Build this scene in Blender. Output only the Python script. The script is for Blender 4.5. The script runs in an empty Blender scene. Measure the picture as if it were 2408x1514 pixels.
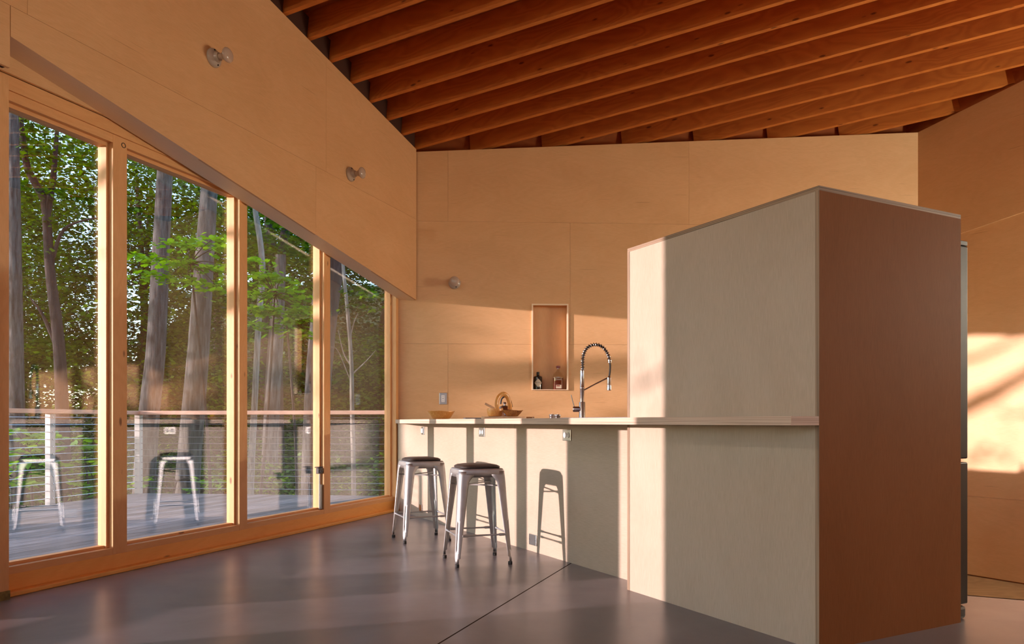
import bpy, bmesh, math, random
import numpy as np
from mathutils import Vector, Matrix

SC = bpy.context.scene
COL = SC.collection
rnd = random.Random(7)

# ---------------------------------------------------------------- camera, sky, sun, exposure
cam_d = bpy.data.cameras.new('camera')
cam = bpy.data.objects.new('camera', cam_d)
COL.objects.link(cam)
cam.location = (0, 0, 0.9)
cam.rotation_euler = (math.pi / 2, 0, 0)
cam_d.sensor_fit = 'HORIZONTAL'
cam_d.sensor_width = 36.0
cam_d.lens = 1800.0 * 36.0 / 2408.0
cam_d.shift_y = (992.0 - 757.0) / 2408.0
cam_d.clip_start = 0.05
cam_d.clip_end = 500
SC.camera = cam

SUN_DIR = Vector((0.952, 0.305, -0.112)).normalized()      # low evening sun through the window wall
world = bpy.data.worlds.new('World')
SC.world = world
world.use_nodes = True
wn, wl = world.node_tree.nodes, world.node_tree.links
wn.clear()
w_out = wn.new('ShaderNodeOutputWorld')
w_bg = wn.new('ShaderNodeBackground')
w_sky = wn.new('ShaderNodeTexSky')
w_sky.sky_type = 'NISHITA'
w_sky.sun_disc = False
w_sky.sun_elevation = math.radians(32)
w_sky.sun_rotation = math.atan2(-SUN_DIR.x, -SUN_DIR.y)
w_sky.air_density = 1.0
w_sky.dust_density = 0.8
w_sky.ozone_density = 1.0
w_bg.inputs['Strength'].default_value = 0.55
wl.new(w_sky.outputs[0], w_bg.inputs[0])
wl.new(w_bg.outputs[0], w_out.inputs[0])

sun_d = bpy.data.lights.new('sun', 'SUN')
sun_d.energy = 8.7
sun_d.color = (1.0, 0.725, 0.72)
sun_d.angle = math.radians(0.7)
sun = bpy.data.objects.new('sun', sun_d)
COL.objects.link(sun)
sun.rotation_euler = (-SUN_DIR).to_track_quat('Z', 'Y').to_euler()

SC.view_settings.view_transform = 'Standard'
SC.view_settings.look = 'None'
SC.view_settings.gamma = 1.0
SC.view_settings.use_curve_mapping = False
SC.view_settings.exposure = 0.30
try:
    SC.cycles.max_bounces = 14
    SC.cycles.diffuse_bounces = 8
    SC.cycles.transparent_max_bounces = 24
    SC.cycles.sample_clamp_indirect = 6.0
    SC.cycles.use_denoising = True
    SC.cycles.caustics_reflective = False
    SC.cycles.caustics_refractive = False
except Exception:
    pass

# ---------------------------------------------------------------- helpers
Z = Vector((0, 0, 1))
U = Vector((0.3534, 0.9355, 0))        # along the window wall, away from the viewer
N = Vector((0.9355, -0.3534, 0))       # out of the window wall, into the room
A = Vector((-0.4695, 0.8829, 0))       # along the counter front, away from the viewer
B = Vector((0.8829, 0.4695, 0))        # from the counter front towards the kitchen side
PF = Vector((1.2064, 3.0056, 0))       # front corner of the tall cabinet
BK = Vector((1, 0.047, 0)).normalized()   # along the end wall
BN = Vector((0.047, -1, 0)).normalized()  # out of the end wall, into the room
RD = Vector((0.5288, -0.8488, 0))      # along the right wall, towards the viewer
RN = Vector((-0.8488, -0.5288, 0))     # out of the right wall, into the room
KW = 0.3778
YB = 7.82


def wall_pt(y, c):
    """point on the plane parallel to the window wall with offset c, at depth y"""
    return Vector((KW * y - c, y, 0))


def back_pt(x):
    return Vector((x, YB + 0.047 * (x + 1.17), 0))


def roof_z(p):
    return 0.0615 * p.x - 0.1799 * p.y + 5.1475


class MB:
    def __init__(self):
        self.v, self.f, self.uv, self.sm = [], [], [], []

    def face(self, pts, uvs=None, smooth=False):
        i = len(self.v)
        self.v += [tuple(p) for p in pts]
        self.f.append(tuple(range(i, i + len(pts))))
        self.uv.append(uvs or [(0, 0)] * len(pts))
        self.sm.append(smooth)

    def box(self, o, ex, ey, ez, x, y, z, grain=None):
        """box spanned by three axes; grain = axis the wood runs along"""
        o = Vector(o)
        if grain is None:
            ln = [x[1] - x[0], y[1] - y[0], z[1] - z[0]]
            grain = ln.index(max(ln))
        off = (rnd.uniform(0, 40), rnd.uniform(0, 40))
        i = len(self.v)
        loc = []
        for c in z:
            for b in y:
                for a in x:
                    self.v.append(tuple(o + ex * a + ey * b + ez * c))
                    loc.append((a, b, c))
        quads = [((0, 2, 3, 1), 2), ((4, 5, 7, 6), 2), ((0, 1, 5, 4), 1), ((2, 6, 7, 3), 1), ((0, 4, 6, 2), 0), ((1, 3, 7, 5), 0)]
        flip = ex.cross(ey).dot(ez) < 0
        for q, ax in quads:
            if flip:
                q = q[::-1]
            self.f.append(tuple(i + k for k in q))
            rest = [k for k in range(3) if k != ax]
            if ax != grain:
                ua, va = grain, [k for k in rest if k != grain][0]
            else:
                ua, va = rest
            self.uv.append([(loc[k][ua] + off[0], loc[k][va] + off[1] + 3.1 * ax) for k in q])
            self.sm.append(False)

    def prism(self, poly, o, ex, ey, ez, d0, d1, vertical_grain=False):
        """polygon in the ex/ey plane pushed from d0 to d1 along ez"""
        o = Vector(o)
        off = (rnd.uniform(0, 40), rnd.uniform(0, 40))
        ar = sum(poly[k][0] * poly[(k + 1) % len(poly)][1] - poly[(k + 1) % len(poly)][0] * poly[k][1] for k in range(len(poly)))
        poly = list(poly) if ar > 0 else list(poly)[::-1]
        flip = ex.cross(ey).dot(ez) < 0

        def P(p, d):
            return o + ex * p[0] + ey * p[1] + ez * d

        def T(p):
            return (p[1] + off[0], p[0] + off[1]) if vertical_grain else (p[0] + off[0], p[1] + off[1])
        top = [P(p, d1) for p in poly]
        bot = [P(p, d0) for p in poly]
        tu = [T(p) for p in poly]
        if flip:
            self.face(top[::-1], tu[::-1])
            self.face(bot, tu)
        else:
            self.face(top, tu)
            self.face(bot[::-1], tu[::-1])
        n = len(poly)
        acc = 0.0
        for k in range(n):
            a, b = poly[k], poly[(k + 1) % n]
            L = math.hypot(b[0] - a[0], b[1] - a[1])
            q = [P(a, d0), P(b, d0), P(b, d1), P(a, d1)]
            uq = [(acc, d0), (acc + L, d0), (acc + L, d1), (acc, d1)]
            acc += L
            if flip:
                q, uq = q[::-1], uq[::-1]
            self.face(q, uq)

    def loft(self, rings, close=True, cap0=True, cap1=True, smooth=True):
        n = len(rings[0])
        base = len(self.v)
        for r in rings:
            self.v += [tuple(p) for p in r]
        for j in range(len(rings) - 1):
            for k in range(n if close else n - 1):
                k2 = (k + 1) % n
                a = base + j * n + k
                b = base + j * n + k2
                self.f.append((a, b, b + n, a + n))
                self.uv.append([(j * .1, k * .05), (j * .1, k * .05 + .05), (j * .1 + .1, k * .05 + .05), (j * .1 + .1, k * .05)])
                self.sm.append(smooth)
        if cap0:
            self.f.append(tuple(base + k for k in range(n))[::-1])
            self.uv.append([(0, 0)] * n)
            self.sm.append(False)
        if cap1:
            self.f.append(tuple(base + (len(rings) - 1) * n + k for k in range(n)))
            self.uv.append([(0, 0)] * n)
            self.sm.append(False)

    def tube(self, path, r, n=10, smooth=True, cap=True, squash=1.0):
        path = [Vector(p) for p in path]
        rr = r if isinstance(r, (list, tuple)) else [r] * len(path)
        rings = []
        up = None
        for i, p in enumerate(path):
            d = (path[min(i + 1, len(path) - 1)] - path[max(i - 1, 0)]).normalized()
            if up is None:
                up = d.orthogonal().normalized()
            up = (up - d * up.dot(d))
            up = up.normalized() if up.length > 1e-6 else d.orthogonal().normalized()
            s = d.cross(up)
            rings.append([p + (up * math.cos(t) + s * squash * math.sin(t)) * rr[i] for t in [2 * math.pi * k / n for k in range(n)]])
        self.loft(rings, True, cap, cap, smooth)

    def lathe(self, prof, o=(0, 0, 0), ax=(0, 0, 1), n=28, cap0=True, cap1=True, fx=None):
        o, ax = Vector(o), Vector(ax).normalized()
        e1 = ax.orthogonal().normalized() if fx is None else Vector(fx)
        e2 = ax.cross(e1)
        rings = [[o + ax * h + (e1 * math.cos(t) + e2 * math.sin(t)) * max(r, 1e-5) for t in [2 * math.pi * k / n for k in range(n)]] for r, h in prof]
        self.loft(rings, True, cap0, cap1)

    def build(self, name, mat, parent=None, local=False, bevel=0.0, solid=0.0, subsurf=0):
        me = bpy.data.meshes.new(name)
        vs = self.v
        if parent is not None and not local:
            L = parent.location
            vs = [(a - L.x, b - L.y, c - L.z) for a, b, c in vs]
        me.from_pydata(vs, [], self.f)
        uvl = me.uv_layers.new(name='UVMap')
        flat = [c for f in self.uv for p in f for c in p]
        uvl.data.foreach_set('uv', flat)
        me.polygons.foreach_set('use_smooth', self.sm)
        me.materials.append(mat)
        me.update()
        if any(self.sm):
            bm = bmesh.new()
            bm.from_mesh(me)
            bmesh.ops.remove_doubles(bm, verts=bm.verts, dist=1e-6)
            bm.to_mesh(me)
            bm.free()
            if hasattr(me, 'set_sharp_from_angle'):
                me.set_sharp_from_angle(angle=math.radians(38))
        o = bpy.data.objects.new(name, me)
        COL.objects.link(o)
        if parent is not None:
            o.parent = parent
        if solid:
            m = o.modifiers.new('thickness', 'SOLIDIFY')
            m.thickness = solid
            m.offset = 0
        if bevel:
            m = o.modifiers.new('bevel', 'BEVEL')
            m.width = bevel
            m.segments = 2
            m.limit_method = 'ANGLE'
            m.angle_limit = math.radians(40)
        if subsurf:
            m = o.modifiers.new('smooth', 'SUBSURF')
            m.levels = m.render_levels = subsurf
        return o


def tag(o, label, cat, group=None, kind=None):
    o['label'] = label
    o['category'] = cat
    if group:
        o['group'] = group
    if kind:
        o['kind'] = kind
    return o


def struct(o, label=None):
    o['kind'] = 'structure'
    if label:
        o['label'] = label
    return o


def thing(name, label, cat, loc=(0, 0, 0), rz=0.0, group=None):
    o = bpy.data.objects.new(name, None)
    o.empty_display_size = 0.05
    COL.objects.link(o)
    o.location = loc
    o.rotation_euler = (0, 0, rz)
    return tag(o, label, cat, group)


def dup(root, loc, rz, label):
    r = root.copy()
    COL.objects.link(r)
    r.location = loc
    r.rotation_euler = (0, 0, rz)
    r['label'] = label
    for ch in list(root.children):
        c = ch.copy()
        COL.objects.link(c)
        c.parent = r
        for g in list(ch.children):
            d = g.copy()
            COL.objects.link(d)
            d.parent = c
    return r


# ---------------------------------------------------------------- materials
def nodes_of(name):
    m = bpy.data.materials.new(name)
    m.use_nodes = True
    nt = m.node_tree
    return m, nt.nodes, nt.links, nt.nodes['Principled BSDF']


def plain(name, col, rough=0.5, metal=0.0, spec=0.5, noise=0.0, nscale=30.0, trans=0.0, ior=1.45, coat=0.0):
    m, n, l, b = nodes_of(name)
    b.inputs['Base Color'].default_value = (*col, 1)
    b.inputs['Roughness'].default_value = rough
    b.inputs['Metallic'].default_value = metal
    b.inputs['Specular IOR Level'].default_value = spec
    b.inputs['Transmission Weight'].default_value = trans
    b.inputs['IOR'].default_value = ior
    b.inputs['Coat Weight'].default_value = coat
    tc = n.new('ShaderNodeTexCoord')
    tx = n.new('ShaderNodeTexNoise')
    tx.inputs['Scale'].default_value = nscale
    tx.inputs['Detail'].default_value = 4
    l.new(tc.outputs['Object'], tx.inputs['Vector'])
    rp = n.new('ShaderNodeValToRGB')
    k = noise
    rp.color_ramp.elements[0].color = (*[c * (1 - k) for c in col], 1)
    rp.color_ramp.elements[1].color = (*[min(1, c * (1 + k)) for c in col], 1)
    rp.color_ramp.elements[0].position = .3
    rp.color_ramp.elements[1].position = .7
    l.new(tx.outputs['Fac'], rp.inputs['Fac'])
    l.new(rp.outputs['Color'], b.inputs['Base Color'])
    return m


def wood(name, c_lo, c_hi, stretch=14.0, scale=2.2, figure=0.35, knots=0.0, knot_scale=1.0, rough=0.45, blotch=0.25, spec=0.35, streak=0.0):
    """wood along UV.x (metres): fine grain, broad cathedral figure, blotches, optional knots"""
    m, n, l, b = nodes_of(name)
    uv = n.new('ShaderNodeUVMap')

    def mapping(sx, sy):
        mp = n.new('ShaderNodeMapping')
        mp.inputs['Scale'].default_value = (sx, sy, 1)
        l.new(uv.outputs['UV'], mp.inputs['Vector'])
        return mp.outputs['Vector']

    def noise(vec, sc, det=3.0, rg=0.55, dist=0.0):
        t = n.new('ShaderNodeTexNoise')
        t.inputs['Scale'].default_value = sc
        t.inputs['Detail'].default_value = det
        t.inputs['Roughness'].default_value = rg
        t.inputs['Distortion'].default_value = dist
        l.new(vec, t.inputs['Vector'])
        return t.outputs['Fac']

    def math_(op, a, v=None, c=None):
        t = n.new('ShaderNodeMath')
        t.operation = op
        for i, x in enumerate((a, v, c)):
            if x is None:
                continue
            if isinstance(x, (int, float)):
                t.inputs[i].default_value = x
            else:
                l.new(x, t.inputs[i])
        return t.outputs[0]
    fine = noise(mapping(scale * 2, scale * 2 * stretch), 4.0, 5, .6)
    broad = noise(mapping(scale * .35, scale * 1.1), 1.6, 2, .5, .6)
    rings = math_('SINE', math_('MULTIPLY', broad, 60.0))
    rings = math_('MULTIPLY_ADD', rings, .5, .5)
    bl = noise(mapping(.9, 1.5), 1.7, 2, .5, 0)
    f = math_('MULTIPLY_ADD', rings, figure, math_('MULTIPLY', fine, 1.0 - figure))
    f = math_('ADD', f, math_('MULTIPLY', math_('SUBTRACT', bl, .5), blotch * 2))
    rp = n.new('ShaderNodeValToRGB')
    rp.color_ramp.elements[0].position = .2
    rp.color_ramp.elements[1].position = .8
    rp.color_ramp.elements[0].color = (*c_lo, 1)
    rp.color_ramp.elements[1].color = (*c_hi, 1)
    l.new(f, rp.inputs['Fac'])
    colr = rp.outputs['Color']
    if knots > 0:
        vo = n.new('ShaderNodeTexVoronoi')
        vo.inputs['Scale'].default_value = knot_scale
        l.new(mapping(1.0, 2.6), vo.inputs['Vector'])
        wob = noise(mapping(30, 30), 1.0, 2)
        d = math_('ADD', vo.outputs['Distance'], math_('MULTIPLY', wob, .05))
        mr = n.new('ShaderNodeMapRange')
        mr.inputs['From Min'].default_value = .09
        mr.inputs['From Max'].default_value = .15
        mr.inputs['To Min'].default_value = 1
        mr.inputs['To Max'].default_value = 0
        l.new(d, mr.inputs['Value'])
        pick = math_('GREATER_THAN', vo.outputs['Color'], 1.0 - knots)
        mix = n.new('ShaderNodeMix')
        mix.data_type = 'RGBA'
        l.new(math_('MULTIPLY', math_('MULTIPLY', mr.outputs[0], pick), .85), mix.inputs['Factor'])
        l.new(colr, mix.inputs['A'])
        mix.inputs['B'].default_value = (c_lo[0] * .28, c_lo[1] * .22, c_lo[2] * .2, 1)
        colr = mix.outputs['Result']
    if streak > 0:
        st_ = noise(mapping(1.1, 38), 2.2, 1, .4)
        mr2 = n.new('ShaderNodeMapRange')
        mr2.inputs['From Min'].default_value = .73
        mr2.inputs['From Max'].default_value = .80
        mr2.inputs['To Max'].default_value = streak
        l.new(st_, mr2.inputs['Value'])
        mix2 = n.new('ShaderNodeMix')
        mix2.data_type = 'RGBA'
        l.new(mr2.outputs[0], mix2.inputs['Factor'])
        l.new(colr, mix2.inputs['A'])
        mix2.inputs['B'].default_value = (c_lo[0] * .5, c_lo[1] * .42, c_lo[2] * .38, 1)
        colr = mix2.outputs['Result']
    l.new(colr, b.inputs['Base Color'])
    b.inputs['Roughness'].default_value = rough
    b.inputs['Specular IOR Level'].default_value = spec
    bp = n.new('ShaderNodeBump')
    bp.inputs['Strength'].default_value = .06
    bp.inputs['Distance'].default_value = .004
    l.new(fine, bp.inputs['Height'])
    l.new(bp.outputs['Normal'], b.inputs['Normal'])
    return m


def ply_edge_mat(name, c_lo, c_hi, layers=1 / 0.0032):
    """layered plywood edge, stripes across UV.y"""
    m, n, l, b = nodes_of(name)
    uv = n.new('ShaderNodeUVMap')
    mp = n.new('ShaderNodeMapping')
    mp.inputs['Scale'].default_value = (1.2, layers, 1)
    l.new(uv.outputs['UV'], mp.inputs['Vector'])
    t = n.new('ShaderNodeTexNoise')
    t.inputs['Scale'].default_value = 1.0
    t.inputs['Detail'].default_value = 2
    l.new(mp.outputs['Vector'], t.inputs['Vector'])
    rp = n.new('ShaderNodeValToRGB')
    rp.color_ramp.elements[0].position = .35
    rp.color_ramp.elements[1].position = .6
    rp.color_ramp.elements[0].color = (*c_lo, 1)
    rp.color_ramp.elements[1].color = (*c_hi, 1)
    l.new(t.outputs['Fac'], rp.inputs['Fac'])
    l.new(rp.outputs['Color'], b.inputs['Base Color'])
    b.inputs['Roughness'].default_value = .5
    return m


def glass_pane_mat(name, f0=0.075, tint=(0.93, 0.97, 0.95)):
    """clear window glass: see-through with a mirror reflection that grows at grazing angles"""
    m = bpy.data.materials.new(name)
    m.use_nodes = True
    n, l = m.node_tree.nodes, m.node_tree.links
    n.clear()
    out = n.new('ShaderNodeOutputMaterial')
    mix = n.new('ShaderNodeMixShader')
    tr = n.new('ShaderNodeBsdfTransparent')
    tr.inputs['Color'].default_value = (*tint, 1)
    gl = n.new('ShaderNodeBsdfGlossy')
    gl.inputs['Roughness'].default_value = 0.0
    ge = n.new('ShaderNodeNewGeometry')
    dt = n.new('ShaderNodeVectorMath')
    dt.operation = 'DOT_PRODUCT'
    l.new(ge.outputs['Incoming'], dt.inputs[0])
    l.new(ge.outputs['Normal'], dt.inputs[1])

    def mt(op, a, b_=None):
        t = n.new('ShaderNodeMath')
        t.operation = op
        for i, x in enumerate((a, b_)):
            if x is None:
                continue
            if isinstance(x, (int, float)):
                t.inputs[i].default_value = x
            else:
                l.new(x, t.inputs[i])
        return t.outputs[0]
    c = mt('ABSOLUTE', dt.outputs['Value'])
    s = mt('POWER', mt('SUBTRACT', 1.0, c), 5.0)
    fr = mt('ADD', mt('MULTIPLY', s, 1 - f0), f0)
    l.new(fr, mix.inputs[0])
    l.new(tr.outputs[0], mix.inputs[1])
    l.new(gl.outputs[0], mix.inputs[2])
    l.new(mix.outputs[0], out.inputs[0])
    return m


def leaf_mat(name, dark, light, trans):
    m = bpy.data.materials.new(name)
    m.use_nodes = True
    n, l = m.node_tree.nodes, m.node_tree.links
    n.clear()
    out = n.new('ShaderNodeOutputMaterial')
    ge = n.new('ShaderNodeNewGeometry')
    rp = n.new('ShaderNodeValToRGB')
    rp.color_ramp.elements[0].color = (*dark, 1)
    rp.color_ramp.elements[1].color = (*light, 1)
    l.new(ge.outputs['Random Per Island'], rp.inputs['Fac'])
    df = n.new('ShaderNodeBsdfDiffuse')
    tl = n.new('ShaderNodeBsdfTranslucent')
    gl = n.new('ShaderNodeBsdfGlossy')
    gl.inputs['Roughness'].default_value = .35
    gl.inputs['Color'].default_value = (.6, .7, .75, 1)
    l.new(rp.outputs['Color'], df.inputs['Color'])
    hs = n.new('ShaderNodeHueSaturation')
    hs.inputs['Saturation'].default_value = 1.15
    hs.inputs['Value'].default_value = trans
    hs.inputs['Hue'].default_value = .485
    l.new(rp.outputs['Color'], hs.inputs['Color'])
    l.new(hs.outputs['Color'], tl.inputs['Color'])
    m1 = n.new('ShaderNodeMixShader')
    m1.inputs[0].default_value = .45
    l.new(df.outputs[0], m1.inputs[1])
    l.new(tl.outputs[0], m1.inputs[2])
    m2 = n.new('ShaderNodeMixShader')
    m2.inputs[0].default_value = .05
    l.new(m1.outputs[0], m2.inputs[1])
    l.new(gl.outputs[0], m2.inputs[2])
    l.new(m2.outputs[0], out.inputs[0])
    return m


M = {}
M['ply_wall'] = wood('birch_plywood_wall', (.64, .375, .175), (.76, .475, .245), figure=.09, blotch=.30, rough=.42, streak=.45)
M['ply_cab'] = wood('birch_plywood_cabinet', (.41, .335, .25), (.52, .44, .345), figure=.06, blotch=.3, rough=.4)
M['ply_side'] = wood('shaded_birch_plywood_side', (.225, .088, .028), (.285, .115, .042), figure=.06, blotch=.3, rough=.6, spec=.06)  # brown veneer, with the shade on this face put into the colour
M['ply_soffit'] = wood('birch_plywood_soffit', (.84, .65, .45), (.92, .75, .55), figure=.05, blotch=.2)
M['edge'] = ply_edge_mat('plywood_edge', (.15, .10, .06), (.38, .27, .18))
M['counter'] = ply_edge_mat('counter_plywood_edge', (.40, .28, .20), (.66, .52, .40))
M['fir'] = wood('fir_window_wood', (.66, .33, .12), (.80, .455, .20), stretch=20, figure=.12, knots=.6, knot_scale=4.0, rough=.5)
M['sill'] = wood('fir_sill_wood', (.78, .36, .085), (.88, .47, .13), stretch=16, figure=.15, knots=.62, knot_scale=3.2, rough=.45)
M['rafter'] = wood('red_fir_rafter', (.46, .128, .02), (.62, .205, .036), stretch=18, figure=.3, knots=.85, knot_scale=3.6, rough=.6)
M['deck_roof'] = wood('roof_boards', (.34, .085, .02), (.46, .13, .03), figure=.3, rough=.7)
M['dark_gap'] = plain('dark_joint', (.055, .018, .008), .8)
M['glass'] = glass_pane_mat('window_glass', .13, (.95, .97, .96))
M['steel'] = plain('galvanised_steel', (.52, .52, .51), .5, 1.0, noise=.08, nscale=18)
M['chrome'] = plain('chrome', (.50, .50, .51), .2, 1.0)
M['steel_plate'] = plain('stainless_plate', (.55, .54, .52), .3, 1.0, noise=.04, nscale=200)
M['white_plastic'] = plain('white_plastic', (.80, .80, .78), .35)
M['black_plastic'] = plain('black_plastic', (.015, .014, .013), .4)
M['rubber'] = plain('black_rubber', (.02, .02, .02), .7)
M['leather'] = plain('dark_leather', (.045, .035, .03), .38, noise=.2, nscale=120)
M['porcelain'] = plain('porcelain', (.46, .40, .34), .25, coat=.3)
M['bulb'] = plain('frosted_bulb', (.50, .39, .31), .18, coat=.4)  # white bulb; the shade it hangs in is put into this tan
def glow(name, col, power):
    m, n, l, b = nodes_of(name)
    b.inputs['Base Color'].default_value = (.8, .8, .75, 1)
    b.inputs['Emission Color'].default_value = (*col, 1)
    b.inputs['Emission Strength'].default_value = power
    return m


M['fill_bulb'] = glow('fill_bulb', (1.0, .97, .82), 1150.0)  # glow of the added fill lamps
M['fridge'] = plain('dark_fridge', (.022, .017, .013), .5, spec=.25, noise=.05)
M['olive'] = wood('olive_wood', (.74, .27, .04), (.94, .57, .19), stretch=5, scale=10, figure=.45, blotch=.35, rough=.3, spec=.6)
M['olive_dark'] = wood('dark_olive_wood', (.16, .055, .02), (.62, .28, .07), stretch=3, scale=9, figure=.4, blotch=.6, rough=.3, spec=.6)
M['board'] = wood('board_wood', (.70, .47, .28), (.82, .60, .40), stretch=10, scale=5, figure=.3, rough=.5)
M['slate'] = plain('dark_slate', (.08, .075, .075), .5, noise=.2)
M['deck'] = None


def floor_mat():
    m, n, l, b = nodes_of('polished_concrete')
    tc = n.new('ShaderNodeTexCoord')
    t1 = n.new('ShaderNodeTexNoise')
    t1.inputs['Scale'].default_value = 1.3
    t1.inputs['Detail'].default_value = 8
    t1.inputs['Roughness'].default_value = .62
    t1.inputs['Distortion'].default_value = .4
    l.new(tc.outputs['Object'], t1.inputs['Vector'])
    rp = n.new('ShaderNodeValToRGB')
    rp.color_ramp.elements[0].position = .3
    rp.color_ramp.elements[1].position = .72
    rp.color_ramp.elements[0].color = (.112, .094, .096, 1)
    rp.color_ramp.elements[1].color = (.21, .182, .186, 1)
    l.new(t1.outputs['Fac'], rp.inputs['Fac'])
    # saw-cut control joint
    sp = n.new('ShaderNodeVectorMath')
    sp.operation = 'DOT_PRODUCT'
    p0 = Vector((0.36, 4.836, 0))
    p1 = Vector((-0.30, 3.103, 0))
    d = (p1 - p0).normalized()
    nn = Vector((-d.y, d.x, 0))
    sp.inputs[1].default_value = nn
    l.new(tc.outputs['Object'], sp.inputs[0])

    def mt(op, a, v):
        t = n.new('ShaderNodeMath')
        t.operation = op
        l.new(a, t.inputs[0])
        t.inputs[1].default_value = v
        return t.outputs[0]
    ds = mt('ABSOLUTE', mt('SUBTRACT', sp.outputs['Value'], nn.dot(p0)), 0)
    ln = mt('LESS_THAN', ds, .0042)
    iv = mt('MULTIPLY_ADD', ln, -.5)
    iv.node.inputs[2].default_value = .5
    l.new(iv, b.inputs['Specular IOR Level'])
    mx = n.new('ShaderNodeMix')
    mx.data_type = 'RGBA'
    l.new(ln, mx.inputs['Factor'])
    l.new(rp.outputs['Color'], mx.inputs['A'])
    mx.inputs['B'].default_value = (.045, .03, .022, 1)
    l.new(mx.outputs['Result'], b.inputs['Base Color'])
    t2 = n.new('ShaderNodeTexNoise')
    t2.inputs['Scale'].default_value = 4
    t2.inputs['Detail'].default_value = 6
    l.new(tc.outputs['Object'], t2.inputs['Vector'])
    mr = n.new('ShaderNodeMapRange')
    mr.inputs['To Min'].default_value = .25
    mr.inputs['To Max'].default_value = .36
    l.new(t2.outputs['Fac'], mr.inputs['Value'])
    l.new(mr.outputs[0], b.inputs['Roughness'])
    return m


def deck_mat():
    m, n, l, b = nodes_of('weathered_deck_boards')
    uv = n.new('ShaderNodeUVMap')
    mp = n.new('ShaderNodeMapping')
    mp.inputs['Scale'].default_value = (1.5, 24, 1)
    l.new(uv.outputs['UV'], mp.inputs['Vector'])
    t = n.new('ShaderNodeTexNoise')
    t.inputs['Scale'].default_value = 1.5
    t.inputs['Detail'].default_value = 5
    l.new(mp.outputs['Vector'], t.inputs['Vector'])
    rp = n.new('ShaderNodeValToRGB')
    rp.color_ramp.elements[0].position = .3
    rp.color_ramp.elements[1].position = .7
    rp.color_ramp.elements[0].color = (.10, .10, .108, 1)
    rp.color_ramp.elements[1].color = (.31, .31, .325, 1)
    l.new(t.outputs['Fac'], rp.inputs['Fac'])
    ge = n.new('ShaderNodeNewGeometry')
    hs = n.new('ShaderNodeHueSaturation')
    mr = n.new('ShaderNodeMapRange')
    mr.inputs['To Min'].default_value = .6
    mr.inputs['To Max'].default_value = 1.25
    l.new(ge.outputs['Random Per Island'], mr.inputs['Value'])
    l.new(mr.outputs[0], hs.inputs['Value'])
    l.new(rp.outputs['Color'], hs.inputs['Color'])
    l.new(hs.outputs['Color'], b.inputs['Base Color'])
    b.inputs['Roughness'].default_value = .55
    return m


def bark_mat(name, lo, hi, sc=22.0):
    m, n, l, b = nodes_of(name)
    tc = n.new('ShaderNodeTexCoord')
    mp = n.new('ShaderNodeMapping')
    mp.inputs['Scale'].default_value = (1, 1, .14)
    l.new(tc.outputs['Object'], mp.inputs['Vector'])
    t = n.new('ShaderNodeTexNoise')
    t.inputs['Scale'].default_value = sc
    t.inputs['Detail'].default_value = 6
    t.inputs['Roughness'].default_value = .65
    l.new(mp.outputs['Vector'], t.inputs['Vector'])
    rp = n.new('ShaderNodeValToRGB')
    rp.color_ramp.elements[0].position = .35
    rp.color_ramp.elements[1].position = .68
    rp.color_ramp.elements[0].color = (*lo, 1)
    rp.color_ramp.elements[1].color = (*hi, 1)
    l.new(t.outputs['Fac'], rp.inputs['Fac'])
    l.new(rp.outputs['Color'], b.inputs['Base Color'])
    b.inputs['Roughness'].default_value = .9
    bp = n.new('ShaderNodeBump')
    bp.inputs['Strength'].default_value = .6
    bp.inputs['Distance'].default_value = .03
    l.new(t.outputs['Fac'], bp.inputs['Height'])
    l.new(bp.outputs['Normal'], b.inputs['Normal'])
    return m


M['floor'] = floor_mat()
M['deck'] = deck_mat()
M['bark_grey'] = bark_mat('grey_bark', (.024, .024, .023), (.14, .135, .125))
M['bark_dark'] = bark_mat('dark_bark', (.018, .016, .016), (.06, .05, .047))
M['bark_pale'] = bark_mat('pale_bark', (.09, .088, .08), (.34, .32, .28), 20)
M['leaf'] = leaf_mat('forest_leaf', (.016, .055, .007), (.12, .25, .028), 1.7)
M['leaf_dark'] = leaf_mat('shaded_leaf', (.010, .034, .005), (.04, .10, .014), 1.5)  # shade of the deep woods put into a darker leaf colour
M['leaf_bright'] = leaf_mat('maple_leaf', (.08, .27, .035), (.26, .50, .06), 1.5)
M['ground'] = plain('forest_floor', (.028, .045, .014), .95, noise=.6, nscale=1.5)

# ---------------------------------------------------------------- the setting: floor
lo_z = -0.634
e_dir = Vector((0.904, -0.427, 0)).normalized()
E0 = Vector((1.95, 4.18, 0))
E9 = E0 + e_dir * 5.0
CR = back_pt(4.29)                                     # corner of end wall and right wall
S_back = back_pt(2.95)
mb = MB()
poly = [(wall_pt(-3.5, 4.25).x, -3.5), (9.2, -3.5), (9.2, 0.3), (E9.x, E9.y), (E0.x, E0.y), (S_back.x, S_back.y + .1), (-1.1, YB + .12), (wall_pt(7.9, 4.25).x, 7.9)]
mb.prism(poly, (0, 0, 0), Vector((1, 0, 0)), Vector((0, 1, 0)), Z, -.12, 0)
struct(mb.build('floor', M['floor']))
mb = MB()
poly = [(E0.x - .1, E0.y + .05), (E9.x, E9.y + .0), (CR.x + RD.x * 7.6, CR.y + RD.y * 7.6), (CR.x + .1, CR.y + .1), (S_back.x, S_back.y + .1)]
mb.prism(poly, (0, 0, 0), Vector((1, 0, 0)), Vector((0, 1, 0)), Z, lo_z - .1, lo_z)
lo_floor = mb.build('floor_lower', wood('hall_floor_wood', (.20, .12, .055), (.32, .20, .10), knots=.6, knot_scale=2.0))
struct(lo_floor)

# ---------------------------------------------------------------- the setting: left window wall
W1 = 4.13          # inner face of the window posts
GAP = .0007


def left_frame(c):
    """frame on a plane parallel to the window wall: x = depth coordinate scaled along U"""
    return wall_pt(0, c), Vector((KW, 1, 0)), Z, N


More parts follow.
